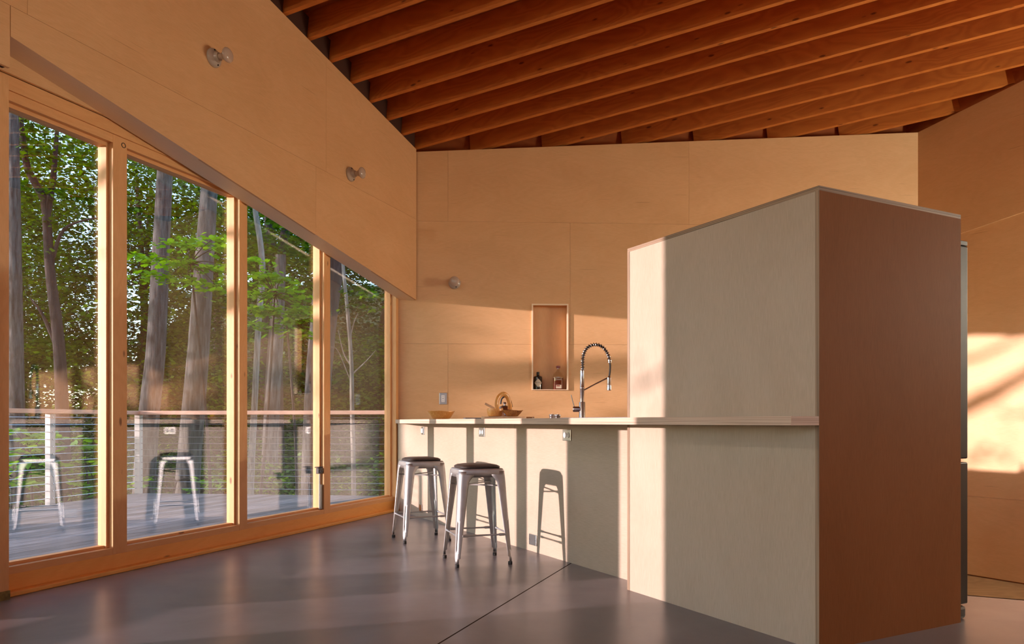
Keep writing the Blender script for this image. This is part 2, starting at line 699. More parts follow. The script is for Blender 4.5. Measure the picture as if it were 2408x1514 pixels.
mb = MB()
cb = 3.922
o, ex, ey, ez = left_frame(cb)


def zb(y):
    return 2.141 + .1674 * (7.81 - y)


def zt(y):
    return roof_z(wall_pt(y, cb)) - .006


zs = 2.965
y_c = 7.81 - (zs - 2.141) / .1674                      # where the lower edge meets the horizontal joint
yE = 7.80
# upper course
for a, b in ((-3.5, -1.0), (-1.0, 1.44), (1.44, 3.88), (3.88, 6.32), (6.32, yE)):
    mb.prism([(a + GAP, zs + GAP), (b - GAP, zs + GAP), (b - GAP, zt(b)), (a + GAP, zt(a))], o, ex, ey, ez, -.018, 0)
for a, b in ((3.797, 6.187), (6.187, yE)):
    mb.prism([(a + GAP, zb(a)), (b - GAP, zb(b)), (b - GAP, zs - GAP), (a + GAP, zs - GAP)], o, ex, ey, ez, -.018, 0)
for a, b in ((-3.5, -1.1), (-1.1, 1.34), (1.34, 3.795)):
    mb.prism([(a + GAP, 2.655), (b - GAP, 2.655), (b - GAP, zs - GAP), (a + GAP, zs - GAP)], o, ex, ey, ez, -.018, 0)
struct(mb.build('wall_left', M['ply_wall']))
mb = MB()                                               # core behind the plywood
mb.prism([(-3.5, 2.66), (3.79, 2.66), (3.79, zb(3.79) + .02), (yE, zb(yE) + .02), (yE, zt(yE) + .2), (-3.5, zt(-3.5) + .2)], o, ex, ey, ez, -.05, -.0185)
struct(mb.build('wall_left_core', M['dark_gap']))
# sloping soffit below the bulkhead
mb = MB()
yy = [3.80, yE]
sp = []
for y in yy:
    p_in = wall_pt(y, cb) + N * -.001
    sp.append((p_in, zb(y)))
p0, z0 = sp[0]
p1, z1 = sp[1]
dirs = Vector((p1.x - p0.x, p1.y - p0.y, z1 - z0))
Ls = dirs.length
dirs.normalize()
mb.prism([(0, 0), (Ls, 0), (Ls, .17), (0, .17)], (p0.x, p0.y, z0), dirs, -N, dirs.cross(-N).normalized() * (1 if dirs.cross(-N).z > 0 else -1), 0, .016)
struct(mb.build('trim_1', M['ply_soffit']), 'pale sloping plywood soffit under the left upper wall')
# plywood above the window header
mb = MB()
o2, ex, ey, ez = left_frame(4.098)
mb.prism([(3.70, 2.705), (4.60, 2.705), (4.60, 2.74), (3.70, 2.90)], o2, ex, ey, ez, -.018, 0)
struct(mb.build('wall_left_upper', M['ply_wall']))
mb = MB()                                               # outer wall closing the space above the header
o3, ex, ey, ez = left_frame(4.24)
mb.prism([(-3.5, 2.60), (8.0, 2.60), (8.0, 3.85), (-3.5, 5.85)], o3, ex, ey, ez, -.04, 0)
struct(mb.build('wall_left_outer', M['ply_wall']))
mb = MB()
o3, ex, ey, ez = left_frame(4.12)
mb.box(o3, ex, ey, ez, (-3.5, 7.78), (2.628, 2.703), (-.11, 0))
struct(mb.build('trim_2', M['fir']), 'wooden header beam over the windows')

# posts
POST = dict(h0=.10, h1=2.628)
post_y = [(4.574, 4.674), (5.592, 5.672), (6.592, 6.684)]
post_y = [(4.594, 4.690), (5.628, 5.708), (6.626, 6.714)]
for i, (a, b) in enumerate(post_y):
    mb = MB()
    o1, ex, ey, ez = left_frame(W1)
    mb.box(o1, ex, ey, ez, (a, b), (.104, 2.628), (-.1, 0), grain=1)
    struct(mb.build('trim_%d' % (3 + i), M['fir'], bevel=.002), 'upright wooden window post')
mb = MB()
mb.box(o1, ex, ey, ez, (7.765, 7.81), (.104, 2.40), (-.1, .022), grain=1)
struct(mb.build('trim_6', M['fir']), 'wooden end jamb against the rear wall')
# near pier post standing proud, with its treated base plate
mb = MB()
o4, ex, ey, ez = left_frame(4.02)
mb.box(o4, ex, ey, ez, (3.835, 3.885), (.045, 2.66), (-.15, 0), grain=1)
struct(mb.build('trim_7', M['fir'], bevel=.002), 'proud wooden post at the left edge')
mb = MB()
mb.box(o4, ex, ey, ez, (3.80, 3.888), (0, .045), (-.15, .004), grain=2)
struct(mb.build('trim_8', plain('treated_base', (.16, .12, .035), .7, noise=.4, nscale=40)), 'greenish base plate under the post')
mb = MB()
o5, ex, ey, ez = left_frame(4.05)
mb.box(o5, ex, ey, ez, (3.33, 3.79), (0, 2.70), (-.16, 0), grain=1)
mb.box(o5, ex, ey, ez, (1.05, 2.50), (0, 2.70), (-.16, 0), grain=1)
mb.box(o5, ex, ey, ez, (-3.5, -2.6), (0, 2.70), (-.16, 0), grain=1)
struct(mb.build('wall_left_pier', M['ply_wall']))

# sill board and ledge
mb = MB()
o1, ex, ey, ez = left_frame(W1)
mb.box(o1, ex, ey, ez, (3.888, 7.79), (.0, .104), (-.1, 0))
struct(mb.build('trim_9', M['sill']), 'orange wooden sill board below the windows')
mb = MB()
o6, ex, ey, ez = left_frame(4.06)
mb.box(o6, ex, ey, ez, (3.888, 7.76), (0, .023), (-.062, 0))
struct(mb.build('trim_10', M['sill'], bevel=.004), 'low wooden ledge along the floor under the windows')


# windows
def window(idx, ya, yb, first=False, door=False):
    root = bpy.data.objects.new('window_%d' % idx, None)
    COL.objects.link(root)
    root['kind'] = 'structure'
    c = wall_pt((ya + yb) / 2, W1)
    root.location = (c.x, c.y, 0)
    o, ex, ey, ez = left_frame(W1)
    f = MB()
    f.box(o, ex, ey, ez, (ya, yb), (2.578, 2.628), (-.1, -.002), grain=0)      # head
    f.box(o, ex, ey, ez, (ya, yb), (.104, .142), (-.1, -.002), grain=0)         # bottom rail
    f.box(o, ex, ey, ez, (yb - .018, yb), (.142, 2.578), (-.1, -.034), grain=1)  # far stop, stepped
    f.box(o, ex, ey, ez, (ya, ya + .018), (.142, 2.578), (-.1, -.034), grain=1)
    f.box(o, ex, ey, ez, (ya + .018, yb - .018), (2.556, 2.578), (-.1, -.034), grain=0)
    f.box(o, ex, ey, ez, (ya + .018, yb - .018), (.142, .158), (-.1, -.05), grain=0)
    f.build('window_frame', M['fir'], root)
    g = MB()
    g.box(o, ex, ey, ez, (ya + .017, yb - .017), (.15, 2.57), (-.078, -.070))
    g.build('window_glass', M['glass'], root)
    return root


bays = [(3.885, 4.594), (4.690, 5.628), (5.708, 6.626), (6.714, 7.765)]
wins = [window(i + 1, a, b) for i, (a, b) in enumerate(bays)]
wx = [window(5, 2.50, 3.33), window(6, 0.0, 1.05), window(7, -1.3, 0.0), window(8, -2.6, -1.3)]
# black latch, rod and foot bolt on the third pane's far stile
o1, ex, ey, ez = left_frame(W1)
w3 = wins[2]
mb = MB()
mb.box(o1, ex, ey, ez, (6.560, 6.612), (.455, .505), (-.034, -.004))
mb.box(o1, ex, ey, ez, (6.540, 6.605), (.508, .516), (-.034, .012))
mb.box(o1, ex, ey, ez, (6.566, 6.606), (.470, .485), (-.004, .008))
mb.build('latch', M['black_plastic'], w3, bevel=.003)
mb = MB()
pr = wall_pt(6.588, W1)
mb.tube([pr - N * .018 + Z * .15, pr - N * .018 + Z * .47], .006, 8)
mb.build('rod', M['chrome'], w3)
mb = MB()
mb.box(o1, ex, ey, ez, (6.596, 6.618), (.148, .36), (-.033, -.012))
mb.build('foot_bolt', plain('zinc_bolt', (.30, .31, .29), .4, 1.0), w3, bevel=.002)
# recessed eye bolt in the first post
mb = MB()
pe = wall_pt(4.665, W1) + Z * 2.585
mb.lathe([(.016, -.004), (.016, .002), (.012, .002), (.012, -.003)], pe, N, 20)
mb.build('bolt_recess', M['black_plastic'], wins[1])

# ---------------------------------------------------------------- the setting: end wall with niche
mb = MB()


def bz_top(s):
    p = back_pt(-1.17) + BK * s
    return 3.662 + .0555 * (s - .2)


s_of = lambda x: (x + 1.17) * math.sqrt(1 + .047 ** 2)
ob = back_pt(-1.17)
sC = s_of(4.29)
s1, s2, s3 = s_of(-.656), s_of(1.84), s_of(.60)
zl, zh = 1.70, 2.955
for a, b in ((-.05, s1), (s1, s2), (s2, sC)):
    mb.prism([(a + GAP, zh + GAP), (b - GAP, zh + GAP), (b - GAP, bz_top(b)), (a + GAP, bz_top(a))], ob, BK, Z, BN, -.018, 0)
# niche opening
na, nb, nz0, nz1 = s_of(.206), s_of(.577), 1.232, 2.112
mb.prism([(-.05, zl + GAP), (na, zl + GAP), (na, nz1), (nb, nz1), (nb, zl + GAP), (s3 - GAP, zl + GAP), (s3 - GAP, zh - GAP), (-.05, zh - GAP)], ob, BK, Z, BN, -.018, 0)
mb.prism([(s3 + GAP, zl + GAP), (sC, zl + GAP), (sC, zh - GAP), (s3 + GAP, zh - GAP)], ob, BK, Z, BN, -.018, 0)
mb.prism([(-.05, lo_z), (s1 - GAP, lo_z), (s1 - GAP, zl - GAP), (-.05, zl - GAP)], ob, BK, Z, BN, -.018, 0)
mb.prism([(s1 + GAP, lo_z), (s_of(3.0), lo_z), (s_of(3.0), zl - GAP), (nb, zl - GAP), (nb, nz0), (na, nz0), (na, zl - GAP), (s1 + GAP, zl - GAP)], ob, BK, Z, BN, -.018, 0)
mb.prism([(s_of(3.0) + GAP, lo_z), (sC, lo_z), (sC, zl - GAP), (s_of(3.0) + GAP, zl - GAP)], ob, BK, Z, BN, -.018, 0)
# niche box
nd = .105
mb.box(ob, BK, Z, BN, (na, nb), (nz0, nz1), (-nd - .01, -nd))
mb.box(ob, BK, Z, BN, (na - .012, na), (nz0, nz1), (-nd, -.0175), grain=1)
mb.box(ob, BK, Z, BN, (nb, nb + .012), (nz0, nz1), (-nd, -.0175), grain=1)
mb.box(ob, BK, Z, BN, (na, nb), (nz0 - .012, nz0), (-nd, -.0175))
mb.box(ob, BK, Z, BN, (na, nb), (nz1, nz1 + .012), (-nd, -.0175))
struct(mb.build('wall_back', M['ply_wall']))
mb = MB()
mb.prism([(-.07, lo_z), (sC + .3, lo_z), (sC + .3, bz_top(sC + .3) + .26), (-.07, bz_top(-.07) + .26)], ob, BK, Z, BN, -.19, -.15)
mb.prism([(-.05, lo_z), (na - .02, lo_z), (na - .02, bz_top(na) - .01), (-.05, bz_top(0) - .01)], ob, BK, Z, BN, -.04, -.0185)
mb.prism([(nb + .02, lo_z), (sC, lo_z), (sC, bz_top(sC) - .01), (nb + .02, bz_top(nb) - .01)], ob, BK, Z, BN, -.04, -.0185)
struct(mb.build('wall_back_core', M['deck_roof']))
mb = MB()                                               # thin edging around the niche
t = .020
mb.box(ob, BK, Z, BN, (na - t * .2, na + t * .5), (nz0 - t * .2, nz1 + t * .2), (-.02, .016), grain=1)
mb.box(ob, BK, Z, BN, (nb - t * .5, nb + t * .2), (nz0 - t * .2, nz1 + t * .2), (-.02, .016), grain=1)
mb.box(ob, BK, Z, BN, (na + t * .5, nb - t * .5), (nz1 - t * .5, nz1 + t * .2), (-.02, .016))
mb.box(ob, BK, Z, BN, (na + t * .5, nb - t * .5), (nz0 - t * .2, nz0 + t * .15), (-.02, .016))
struct(mb.build('trim_11', M['ply_soffit']), 'thin pale wooden edging around the wall niche')

# ---------------------------------------------------------------- the setting: right wall
orr = CR.copy()


def rz_top(t_):
    return 3.955 + .162 * t_


mb = MB()


def r_low(t_):
    return 2.735 + .142 * t_


for a, b in ((-.02, 2.2), (2.2, 4.6), (4.6, 8.6)):
    mb.prism([(a + GAP, r_low(a)), (b - GAP, r_low(a) if a > 1 else r_low(b)), (b - GAP, rz_top(b)), (a + GAP, rz_top(a))], orr, RD, Z, RN, -.01, .006)
mb.prism([(-.02, .16 + GAP), (8.6, .16 + GAP), (8.6, r_low(4.6) + .1), (4.6, r_low(4.6) + .1), (-.02, r_low(-.02) + .1)], orr, RD, Z, RN, -.03, -.011)
mb.prism([(-.02, lo_z + .012), (8.6, lo_z + .012), (8.6, .16 - GAP), (-.02, .16 - GAP)], orr, RD, Z, RN, -.03, -.012)
struct(mb.build('wall_right', M['ply_wall']))
mb = MB()
mb.prism([(-.3, lo_z - .1), (8.8, lo_z - .1), (8.8, rz_top(8.8) + .5), (-.3, rz_top(-.3) + .26)], orr, RD, Z, RN, -.12, -.031)
struct(mb.build('wall_right_core', M['deck_roof']))
# step down to the lower hall
mb = MB()
mb.prism([(0, 0), (5, 0), (5, -lo_z), (0, -lo_z)], E0 + Z * lo_z, e_dir, Z, Vector((-e_dir.y, e_dir.x, 0)), -.02, -.001)
struct(mb.build('wall_step', M['ply_wall']))

# ---------------------------------------------------------------- the setting: rear and near-right walls (behind the viewer)
mb = MB()
X1 = Vector((1, 0, 0))
Y1 = Vector((0, 1, 0))
orear = Vector((0, -3.5, 0))
mb.box(orear, X1, Z, Y1, (-5.5, 9.2), (0, .25), (-.1, 0))
mb.box(orear, X1, Z, Y1, (-5.5, 9.2), (2.6, 2.8), (-.1, 0))
mb.box(orear, X1, Z, Y1, (-5.5, 9.2), (3.6, 6.2), (-.1, 0))  # the open band below this is added to light the upper walls
for xa in (-5.5, -2.0, 1.6, 5.3, 9.05):
    mb.box(orear, X1, Z, Y1, (xa, xa + .14), (2.8, 6.2), (-.1, 0))
for xa, xb in ((-5.5, 9.2),):
    mb.box(orear, X1, Z, Y1, (xa, xb), (.25, 2.6), (-.1, 0))
struct(mb.build('wall_rear', M['ply_wall']))
mb = MB()
mb.box(Vector((9.2, 0, 0)), Y1, Z, X1, (-3.5, 1.2), (-.7, 6.0), (0, .1))
struct(mb.build('wall_side', M['ply_wall']))

# ---------------------------------------------------------------- the setting: roof and rafters
sl = Vector((N.x, N.y, 0))
slope_r = 0.0615 * N.x - 0.1799 * N.y
RA = Vector((N.x, N.y, slope_r)).normalized()           # along a rafter, rising to the right
slope_u = 0.0615 * U.x - 0.1799 * U.y
RU = Vector((U.x, U.y, slope_u)).normalized()
RZ = RA.cross(RU)
if RZ.z < 0:
    RZ = -RZ


def roof_pt(x, y):
    return Vector((x, y, 0.0615 * x - 0.1799 * y + 5.1475))


mb = MB()
c4 = [(-6.9, -4.1), (9.9, -4.1), (9.9, 1.5), (5.2, 9.4), (-2.2, 9.4)]
pts_l = [roof_pt(*p) + RZ * .242 for p in c4]
mb.face([p for p in pts_l][::-1], [(p.x * .9355 - p.y * .3534, p.x * .3534 + p.y * .9355) for p in pts_l][::-1])
mb.face([p + RZ * .06 for p in pts_l])
for k in range(5):
    a, b = pts_l[k], pts_l[(k + 1) % 5]
    mb.face([a, b, b + RZ * .06, a + RZ * .06])
struct(mb.build('ceiling', M['deck_roof']))

starts = [(-1.707, 5.84), (-1.606, 6.133), (-1.501, 6.416), (-1.389, 6.715), (-1.282, 7.008), (-1.168, 7.299), (-1.064, 7.568), (-.953, 7.832),
          (-.14, 7.88), (.645, 7.901), (1.489, 7.939), (2.307, 7.954), (3.149, 7.972), (3.985, 7.985)]
offs = [Vector((x, y, 0)).dot(U) for x, y in starts]
offs = [offs[0] - .30 * k for k in (3, 2, 1)] + offs
ORD = ['', '', '', 'upper left frontmost', 'second', 'third', 'fourth', 'fifth', 'sixth', 'seventh', 'eighth', 'ninth', 'tenth', 'eleventh', 'twelfth', 'thirteenth', 'fourteenth']


def seg_range(off):
    """start and end of a rafter line (distance along N) between the left wall and the other walls"""
    a0 = -cb * N.x - .10                                  # behind the left upper wall
    lo = a0
    hi = 11.0
    for (p, n_) in ((back_pt(-1.17), BN), (CR, RN)):
        base = U * off
        d = N.dot(n_)
        num = (p - base).dot(n_) - .13
        t_ = num / d
        if d > 0:
            lo = max(lo, t_)
        else:
            hi = min(hi, t_)
    return lo, hi


for k, off in enumerate(offs):
    lo, hi = seg_range(off)
    base = U * off
    mb = MB()
    p0 = base + N * lo
    p0 = roof_pt(p0.x, p0.y)
    L = (hi - lo) / Vector((RA.x, RA.y, 0)).length
    mb.box(p0, RA, RU, RZ, (0, L), (-.038, 0), (.012, .240), grain=0)
    r = mb.build('ceiling_rafter', M['rafter'])
    if k < 3:
        lab = 'exposed red fir ceiling rafter outside the top of the picture'
    elif k == 3:
        lab = 'exposed red fir rafter nearest the viewer, shortest one at the top left of the ceiling'
    elif k == 10:
        lab = 'eighth exposed ceiling rafter from the front, starting in the far left ceiling corner'
    elif k == 16:
        lab = 'exposed ceiling rafter furthest back, short one by the rear right corner'
    elif k < 10:
        lab = '%s exposed ceiling rafter from the front, its end on the upper left wall' % ORD[k]
    else:
        lab = '%s exposed ceiling rafter from the front, its end above the rear wall' % ORD[k]
    tag(r, lab, 'rafter', 'exposed ceiling rafters')

# ---------------------------------------------------------------- kitchen: counter, base, tall cabinet, fridge
CT0, CT1 = .887, .9225
Lc = 1.25
Dp = .915


def kp(t, b, z=0):
    return PF + A * t + B * b + Z * z


# counter top
mb = MB()
left_front = kp(4.524, -.155)
poly = [(0, -.155), (4.524, -.155), (5.33, .148), (5.05, .80), (Lc + .002, .80), (Lc + .002, -.0015), (0, -.0015)]
mb.prism(poly, PF, A, B, Z, CT0, CT1)
ct = thing('counter', 'long pale plywood counter with thick layered edge running from window to tall cabinet', 'counter', kp(2.5, .2, CT0))
mb.build('countertop', M['counter'], ct, bevel=.0012)
sk = kp(1.95, .42, CT1)
# base cabinet
cbase = thing('base_cabinet', 'pale birch plywood base under the counter, facing the stools', 'cabinet', kp(2.8, .3))
t_s = 2.812
mb = MB()
mb.prism([(Lc + .004, .0), (t_s - GAP, .0), (t_s - GAP, CT0 - .001), (Lc + .004, CT0 - .001)], PF, A, Z, B, .150, .168)
mb.build('front_panel', M['ply_cab'], cbase)
mb = MB()
mb.prism([(t_s + GAP, .0), (5.33, .0), (5.33, CT0 - .001), (t_s + GAP, CT0 - .001)], PF, A, Z, B, .150, .168)
mb.build('front_panel', M['ply_cab'], cbase)
mb = MB()
mb.prism([(Lc + .004, .169), (5.32, .169), (5.05, .74), (Lc + .004, .74)], PF, A, B, Z, .0, CT0 - .002)
mb.build('carcass', M['ply_cab'], cbase)

# tall cabinet (open towards the kitchen, holds the fridge)
H = 1.829
tk = .0185
cabt = thing('tall_cabinet', 'tall freestanding birch plywood cabinet at the right end of the counter', 'cabinet', kp(Lc / 2, Dp / 2))
mb = MB()
mb.box(PF, A, Z, B, (tk, Lc - tk), (.0, H - tk), (0.0015, tk), grain=1)
mb.build('back_panel', M['ply_cab'], cabt)
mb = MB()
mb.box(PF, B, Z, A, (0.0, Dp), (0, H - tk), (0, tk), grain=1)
mb.build('side_panel', M['ply_side'], cabt)['label'] = 'brown plywood end panel, shade put into its darker tone'
mb = MB()
mb.box(PF, B, Z, A, (0.0, Dp), (0, H - tk), (Lc - tk, Lc), grain=1)
mb.build('side_panel', M['ply_cab'], cabt)
mb = MB()
mb.box(PF, A, B, Z, (0, Lc), (0, Dp), (H - tk, H))
mb.build('top_panel', M['edge'], cabt)
e = .0008                                                # visible layered edges of the panels
for ya, yb_ in ((0.0, tk), (Lc - tk, Lc)):
    mb = MB()
    mb.box(PF, Z, A, B, (0, H - tk), (ya, yb_), (-e, 0))
    mb.build('panel_edge', M['edge'], cabt)

fr = thing('refrigerator', 'dark refrigerator standing behind the tall cabinet, only its door edge showing', 'refrigerator', kp(.5, .45))
mb = MB()
mb.box(PF, A, B, Z, (tk + .012, .93), (.06, .928), (.03, 1.70))
mb.build('body', M['fridge'], fr, bevel=.004)
mb = MB()
mb.box(PF, A, B, Z, (tk + .012, .93), (.93, 1.019), (.732, 1.705))
mb.build('door', M['fridge'], fr, bevel=.006)
mb = MB()
mb.box(PF, A, B, Z, (tk + .012, .93), (.93, 1.019), (.068, .716))
mb.build('drawer', M['fridge'], fr, bevel=.006)
mb = MB()
mb.box(PF, A, B, Z, (tk + .012, tk + .07), (.90, 1.016), (1.7055, 1.728))
mb.build('hinge', M['black_plastic'], fr, bevel=.003)
mb = MB()
mb.box(PF, A, B, Z, (tk + .012, .93), (.90, 1.010), (.0, .060))
mb.build('foot_grille', M['black_plastic'], fr, bevel=.015)

# ---------------------------------------------------------------- stools
def rsq(h, r, n=6):
    """rounded square outline with half width h and corner radius r"""
    pts = []
    for cx_, cy_, a0 in ((h - r, h - r, 0), (-h + r, h - r, 90), (-h + r, -h + r, 180), (h - r, -h + r, 270)):
        for k in range(n + 1):
            t_ = math.radians(a0 + 90 * k / n)
            pts.append((cx_ + r * math.cos(t_), cy_ + r * math.sin(t_)))
    return pts


def make_stool(loc, rz, label):
    root = thing('bar_stool', label, 'stool', loc, rz, 'metal stools at the counter')
    m = MB()
    ring = lambda h, r, z: [Vector((x, y, z)) for x, y in rsq(h, r)]
    m.loft([ring(.150, .045, .552), ring(.1475, .045, .585), ring(.146, .044, .598), ring(.141, .042, .603), ring(.128, .036, .604), ring(.124, .034, .600), ring(.05, .02, .600)], True, False, True)
    m.build('seat_pan', M['steel'], root, local=True, solid=.002)
    m = MB()
    m.loft([ring(.112, .04, .6005), ring(.126, .05, .604), ring(.131, .052, .611), ring(.128, .05, .619), ring(.112, .045, .627), ring(.08, .035, .632), ring(.03, .014, .634)], True, True, True)
    m.build('cushion', M['leather'], root, local=True)
    for sx, sy in ((1, 1), (-1, 1), (-1, -1), (1, -1)):
        m = MB()
        rings = []
        prof = [(.590, .146, .094), (.560, .1495, .090), (.540, .151, .072), (.520, .1525, .062), (.48, .155, .058), (.40, .160, .052), (.32, .1655, .047), (.285, .168, .0445), (.27, .169, .0435),
                (.20, .1735, .038), (.12, .1785, .0325), (.10, .180, .031), (.085, .181, .030), (.055, .1825, .028), (.05, .1825, .019), (.022, .1825, .018)]
        for z, hw, w in prof:
            r = min(.026, w * .8)
            pts = [(hw - w, hw)]
            pts.append((hw - (w + r) / 2, hw))
            for k in range(9):
                t_ = math.radians(90 - 90 * k / 8)
                rr = r
                if 2 < k < 6 and .09 < z < .278:
                    rr = r - .007
                pts.append((hw - r + rr * math.cos(t_), hw - r + rr * math.sin(t_)))
            pts.append((hw, hw - (w + r) / 2))
            pts.append((hw, hw - w))
            rings.append([Vector((x * sx, y * sy, z)) for x, y in pts])
        m.loft(rings, False, False, False)
        leg = m.build('leg', M['steel'], root, local=True, solid=.0025)
        m = MB()
        q = .1725
        m.lathe([(.0125, 0), (.0135, .003), (.0135, .018), (.0125, .02)], (q * sx, q * sy, 0), Z, 16)
        ft = m.build('rubber_foot', M['rubber'], root, local=True)
        ft.parent = leg
    for k in range(4):
        c, s = [(1, 0), (0, 1), (-1, 0), (0, -1)][k]
        m = MB()
        h = .170
        P_ = lambda w: Vector((c * h - s * w, s * h + c * w, .192))
        m.tube([P_(-.135), P_(-.105), P_(-.095), P_(.095), P_(.105), P_(.135)], [.0085, .0085, .0055, .0055, .0085, .0085], 10)
        m.build('footrest_bar', M['steel'], root, local=True)
    for k in (1, -1):
        m = MB()
        m.tube([Vector((-.135, -.135 * k, .50 + .004 * k)), Vector((0, 0, .50 + .006 * k)), Vector((.135, .135 * k, .50 + .004 * k))], .005, 8)
        m.build('cross_brace', M['steel'], root, local=True)
    return root


ang = math.atan2(.113, .352)
st = make_stool((-.228, 4.95, 0), ang, 'silver metal stool with dark cushion, nearer one, standing in front of the counter')
st2 = dup(st, (-.698, 5.876, 0), math.radians(22.4), 'silver metal stool with dark cushion, further back, beside the window')


# ---------------------------------------------------------------- wall plates
def plate(name, label, cat, P, ex, n_, w, h, build_face, group=None):
    r = thing(name, label, cat, P, 0, group)
    m = MB()
    m.box(P, ex, Z, n_, (-w / 2, w / 2), (-h / 2, h / 2), (0, .006))
    m.build('cover_plate', M['steel_plate'], r, bevel=.0025)
    build_face(r, P, ex, n_)
    return r


def rocker(r, P, ex, n_):
    m = MB()
    m.box(P, ex, Z, n_, (-.030, .018), (-.020, .020), (.004, .011))
    m.build('rocker', M['white_plastic'], r, bevel=.002)


def duplex(r, P, ex, n_):
    for d in (-.020, .020):
        m = MB()
        pts = [(.0155 * math.cos(t_), .018 * math.sin(t_)) for t_ in [2 * math.pi * k / 20 for k in range(20)]]
        m.prism([(d + a, b) for a, b in pts], P, ex, Z, n_, .004, .009)
        rc = m.build('receptacle', M['white_plastic'], r)
        m = MB()
        for sz in (-.006, .006):
            m.box(P, ex, Z, n_, (d - .005, d + .003), (sz - .001, sz + .001), (.0085, .0094))
        sl_ = m.build('slot', M['black_plastic'], r)
        sl_.parent = rc


def gfci(r, P, ex, n_):
    m = MB()
    m.box(P, ex, Z, n_, (-.017, .017), (-.034, .034), (.004, .010))
    rc = m.build('receptacle', M['white_plastic'], r, bevel=.001)
    m = MB()
    for sz in (-.022, .022):
        for sx in (-.006, .006):
            m.box(P, ex, Z, n_, (sx - .0012, sx + .0012), (sz - .005, sz + .005), (.0095, .0108))
    m.box(P, ex, Z, n_, (-.008, .008), (-.003, .003), (.0095, .0115))
    sl_ = m.build('slot', plain('grey_slot', (.25, .25, .25), .5), r)
    sl_.parent = rc


def screws(r, P, ex, n_):
    for d in (-.042, .042):
        m = MB()
        m.lathe([(.0035, .004), (.0035, .0072), (.002, .0076)], P + ex * d, n_, 12)
        m.build('screw', M['chrome'], r)


def on_panel(t, z):
    return PF + A * t + B * .1495 + Z * z


mA = -A
plate('light_switch', 'stainless light switch with white rocker at the left end under the counter', 'switch', on_panel(4.621, .818), mA, -B, .072, .072, rocker)
plate('wall_outlet', 'stainless double outlet under the counter, above the stools', 'outlet', on_panel(3.352, .820), mA, -B, .1, .072, duplex, 'outlets')
plate('wall_outlet', 'stainless double outlet under the counter, below the faucet', 'outlet', on_panel(2.094, .815), mA, -B, .1, .072, duplex, 'outlets')
plate('blank_plate', 'square stainless blank plate low on the counter base, right of the stools', 'plate', on_panel(2.537, .082), mA, -B, .105, .075, screws)
plate('blank_plate', 'small stainless blank plate low on the counter base, behind the further stool', 'plate', on_panel(4.676, .088), mA, -B, .072, .072, screws)
plate('wall_outlet', 'upright outlet in chrome frame on the rear wall above the wooden bowl', 'outlet', back_pt(-.706) + Z * 1.139 + BN * .0005, BK, BN, .078, .118, gfci)


# ---------------------------------------------------------------- porcelain lamp holders with bulbs
def lamp_holder(label, P, n_, lit=False):
    r = thing('lamp_holder', label, 'lamp', P, 0, 'porcelain wall lamps')
    m = MB()
    m.lathe([(.060, 0), (.062, .006), (.060, .016), (.050, .026), (.034, .034), (.030, .044), (.027, .052), (.027, .056)], P, n_, 32)
    m.build('base', M['porcelain'], r)
    e1 = n_.cross(Z).normalized()
    for a in (70, 250):
        m = MB()
        q = e1 * math.cos(math.radians(a)) * .046 + Z * math.sin(math.radians(a)) * .046
        m.lathe([(.006, .018), (.006, .0305), (.003, .031)], P + q, n_, 12)
        m.build('screw', M['black_plastic'], r)
    m = MB()
    m.lathe([(.018, .05), (.0185, .062), (.020, .075), (.026, .09), (.037, .104), (.046, .114), (.049, .121), (.047, .128), (.038, .136), (.022, .141), (.004, .143)], P, n_, 32)
    m.build('bulb', M['fill_bulb'] if lit else M['bulb'], r)
    return r


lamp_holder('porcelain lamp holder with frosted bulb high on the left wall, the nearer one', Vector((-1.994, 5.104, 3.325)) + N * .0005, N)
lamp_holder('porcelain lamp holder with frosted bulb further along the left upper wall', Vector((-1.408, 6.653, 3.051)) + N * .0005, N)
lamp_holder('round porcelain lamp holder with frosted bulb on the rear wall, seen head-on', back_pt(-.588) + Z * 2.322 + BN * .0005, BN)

# unseen lamps of the same type, added as fill for the upper room
for t_, z_ in ((3.2, 2.1), (3.8, 2.1), (4.4, 2.1), (5.0, 2.1)):
    lamp_holder('unseen lit wall lamp added on the right wall as fill light', CR + RD * t_ + Z * z_ + RN * -.0115, RN, True)
for y_, z_ in ((.45, 4.15),):
    lamp_holder('unseen lit wall lamp added on the left upper wall as fill light', wall_pt(y_, cb) + Z * z_ + N * .0005, N, True)

# ---------------------------------------------------------------- sink, faucet and small things on the counter
sx0 = kp(1.72, .36, CT1)
sink = thing('sink', 'stainless sink with thin bright rim let into the counter', 'sink', kp(1.95, .48, CT1))
sink.location.z = CT1
mb = MB()
oS = kp(1.55, .23, 0)
mb.box(oS, A, B, Z, (0, .80), (0, .018), (CT1 + .0003, CT1 + .006))
mb.box(oS, A, B, Z, (0, .80), (.432, .45), (CT1 + .0003, CT1 + .006))
mb.box(oS, A, B, Z, (0, .018), (.018, .432), (CT1 + .0003, CT1 + .006))
mb.box(oS, A, B, Z, (.782, .80), (.018, .432), (CT1 + .0003, CT1 + .006))
mb.build('rim', M['chrome'], sink, bevel=.002)
mb = MB()
mb.box(oS, A, B, Z, (.018, .782), (.018, .432), (CT1 + .0003, CT1 + .0015))
mb.build('basin', M['steel_plate'], sink)

FX, FY = .472, 5.15
fz = CT1 + .006
s_ = .00286
fau = thing('faucet', 'tall chrome spring faucet with hanging spray head and side lever', 'faucet', (FX, FY, CT1 + .0005))


def fp(px, py, d=0.0):
    return Vector((FX + (px - 1369.5) * s_, FY + d, .9 + (992 - py) * s_))


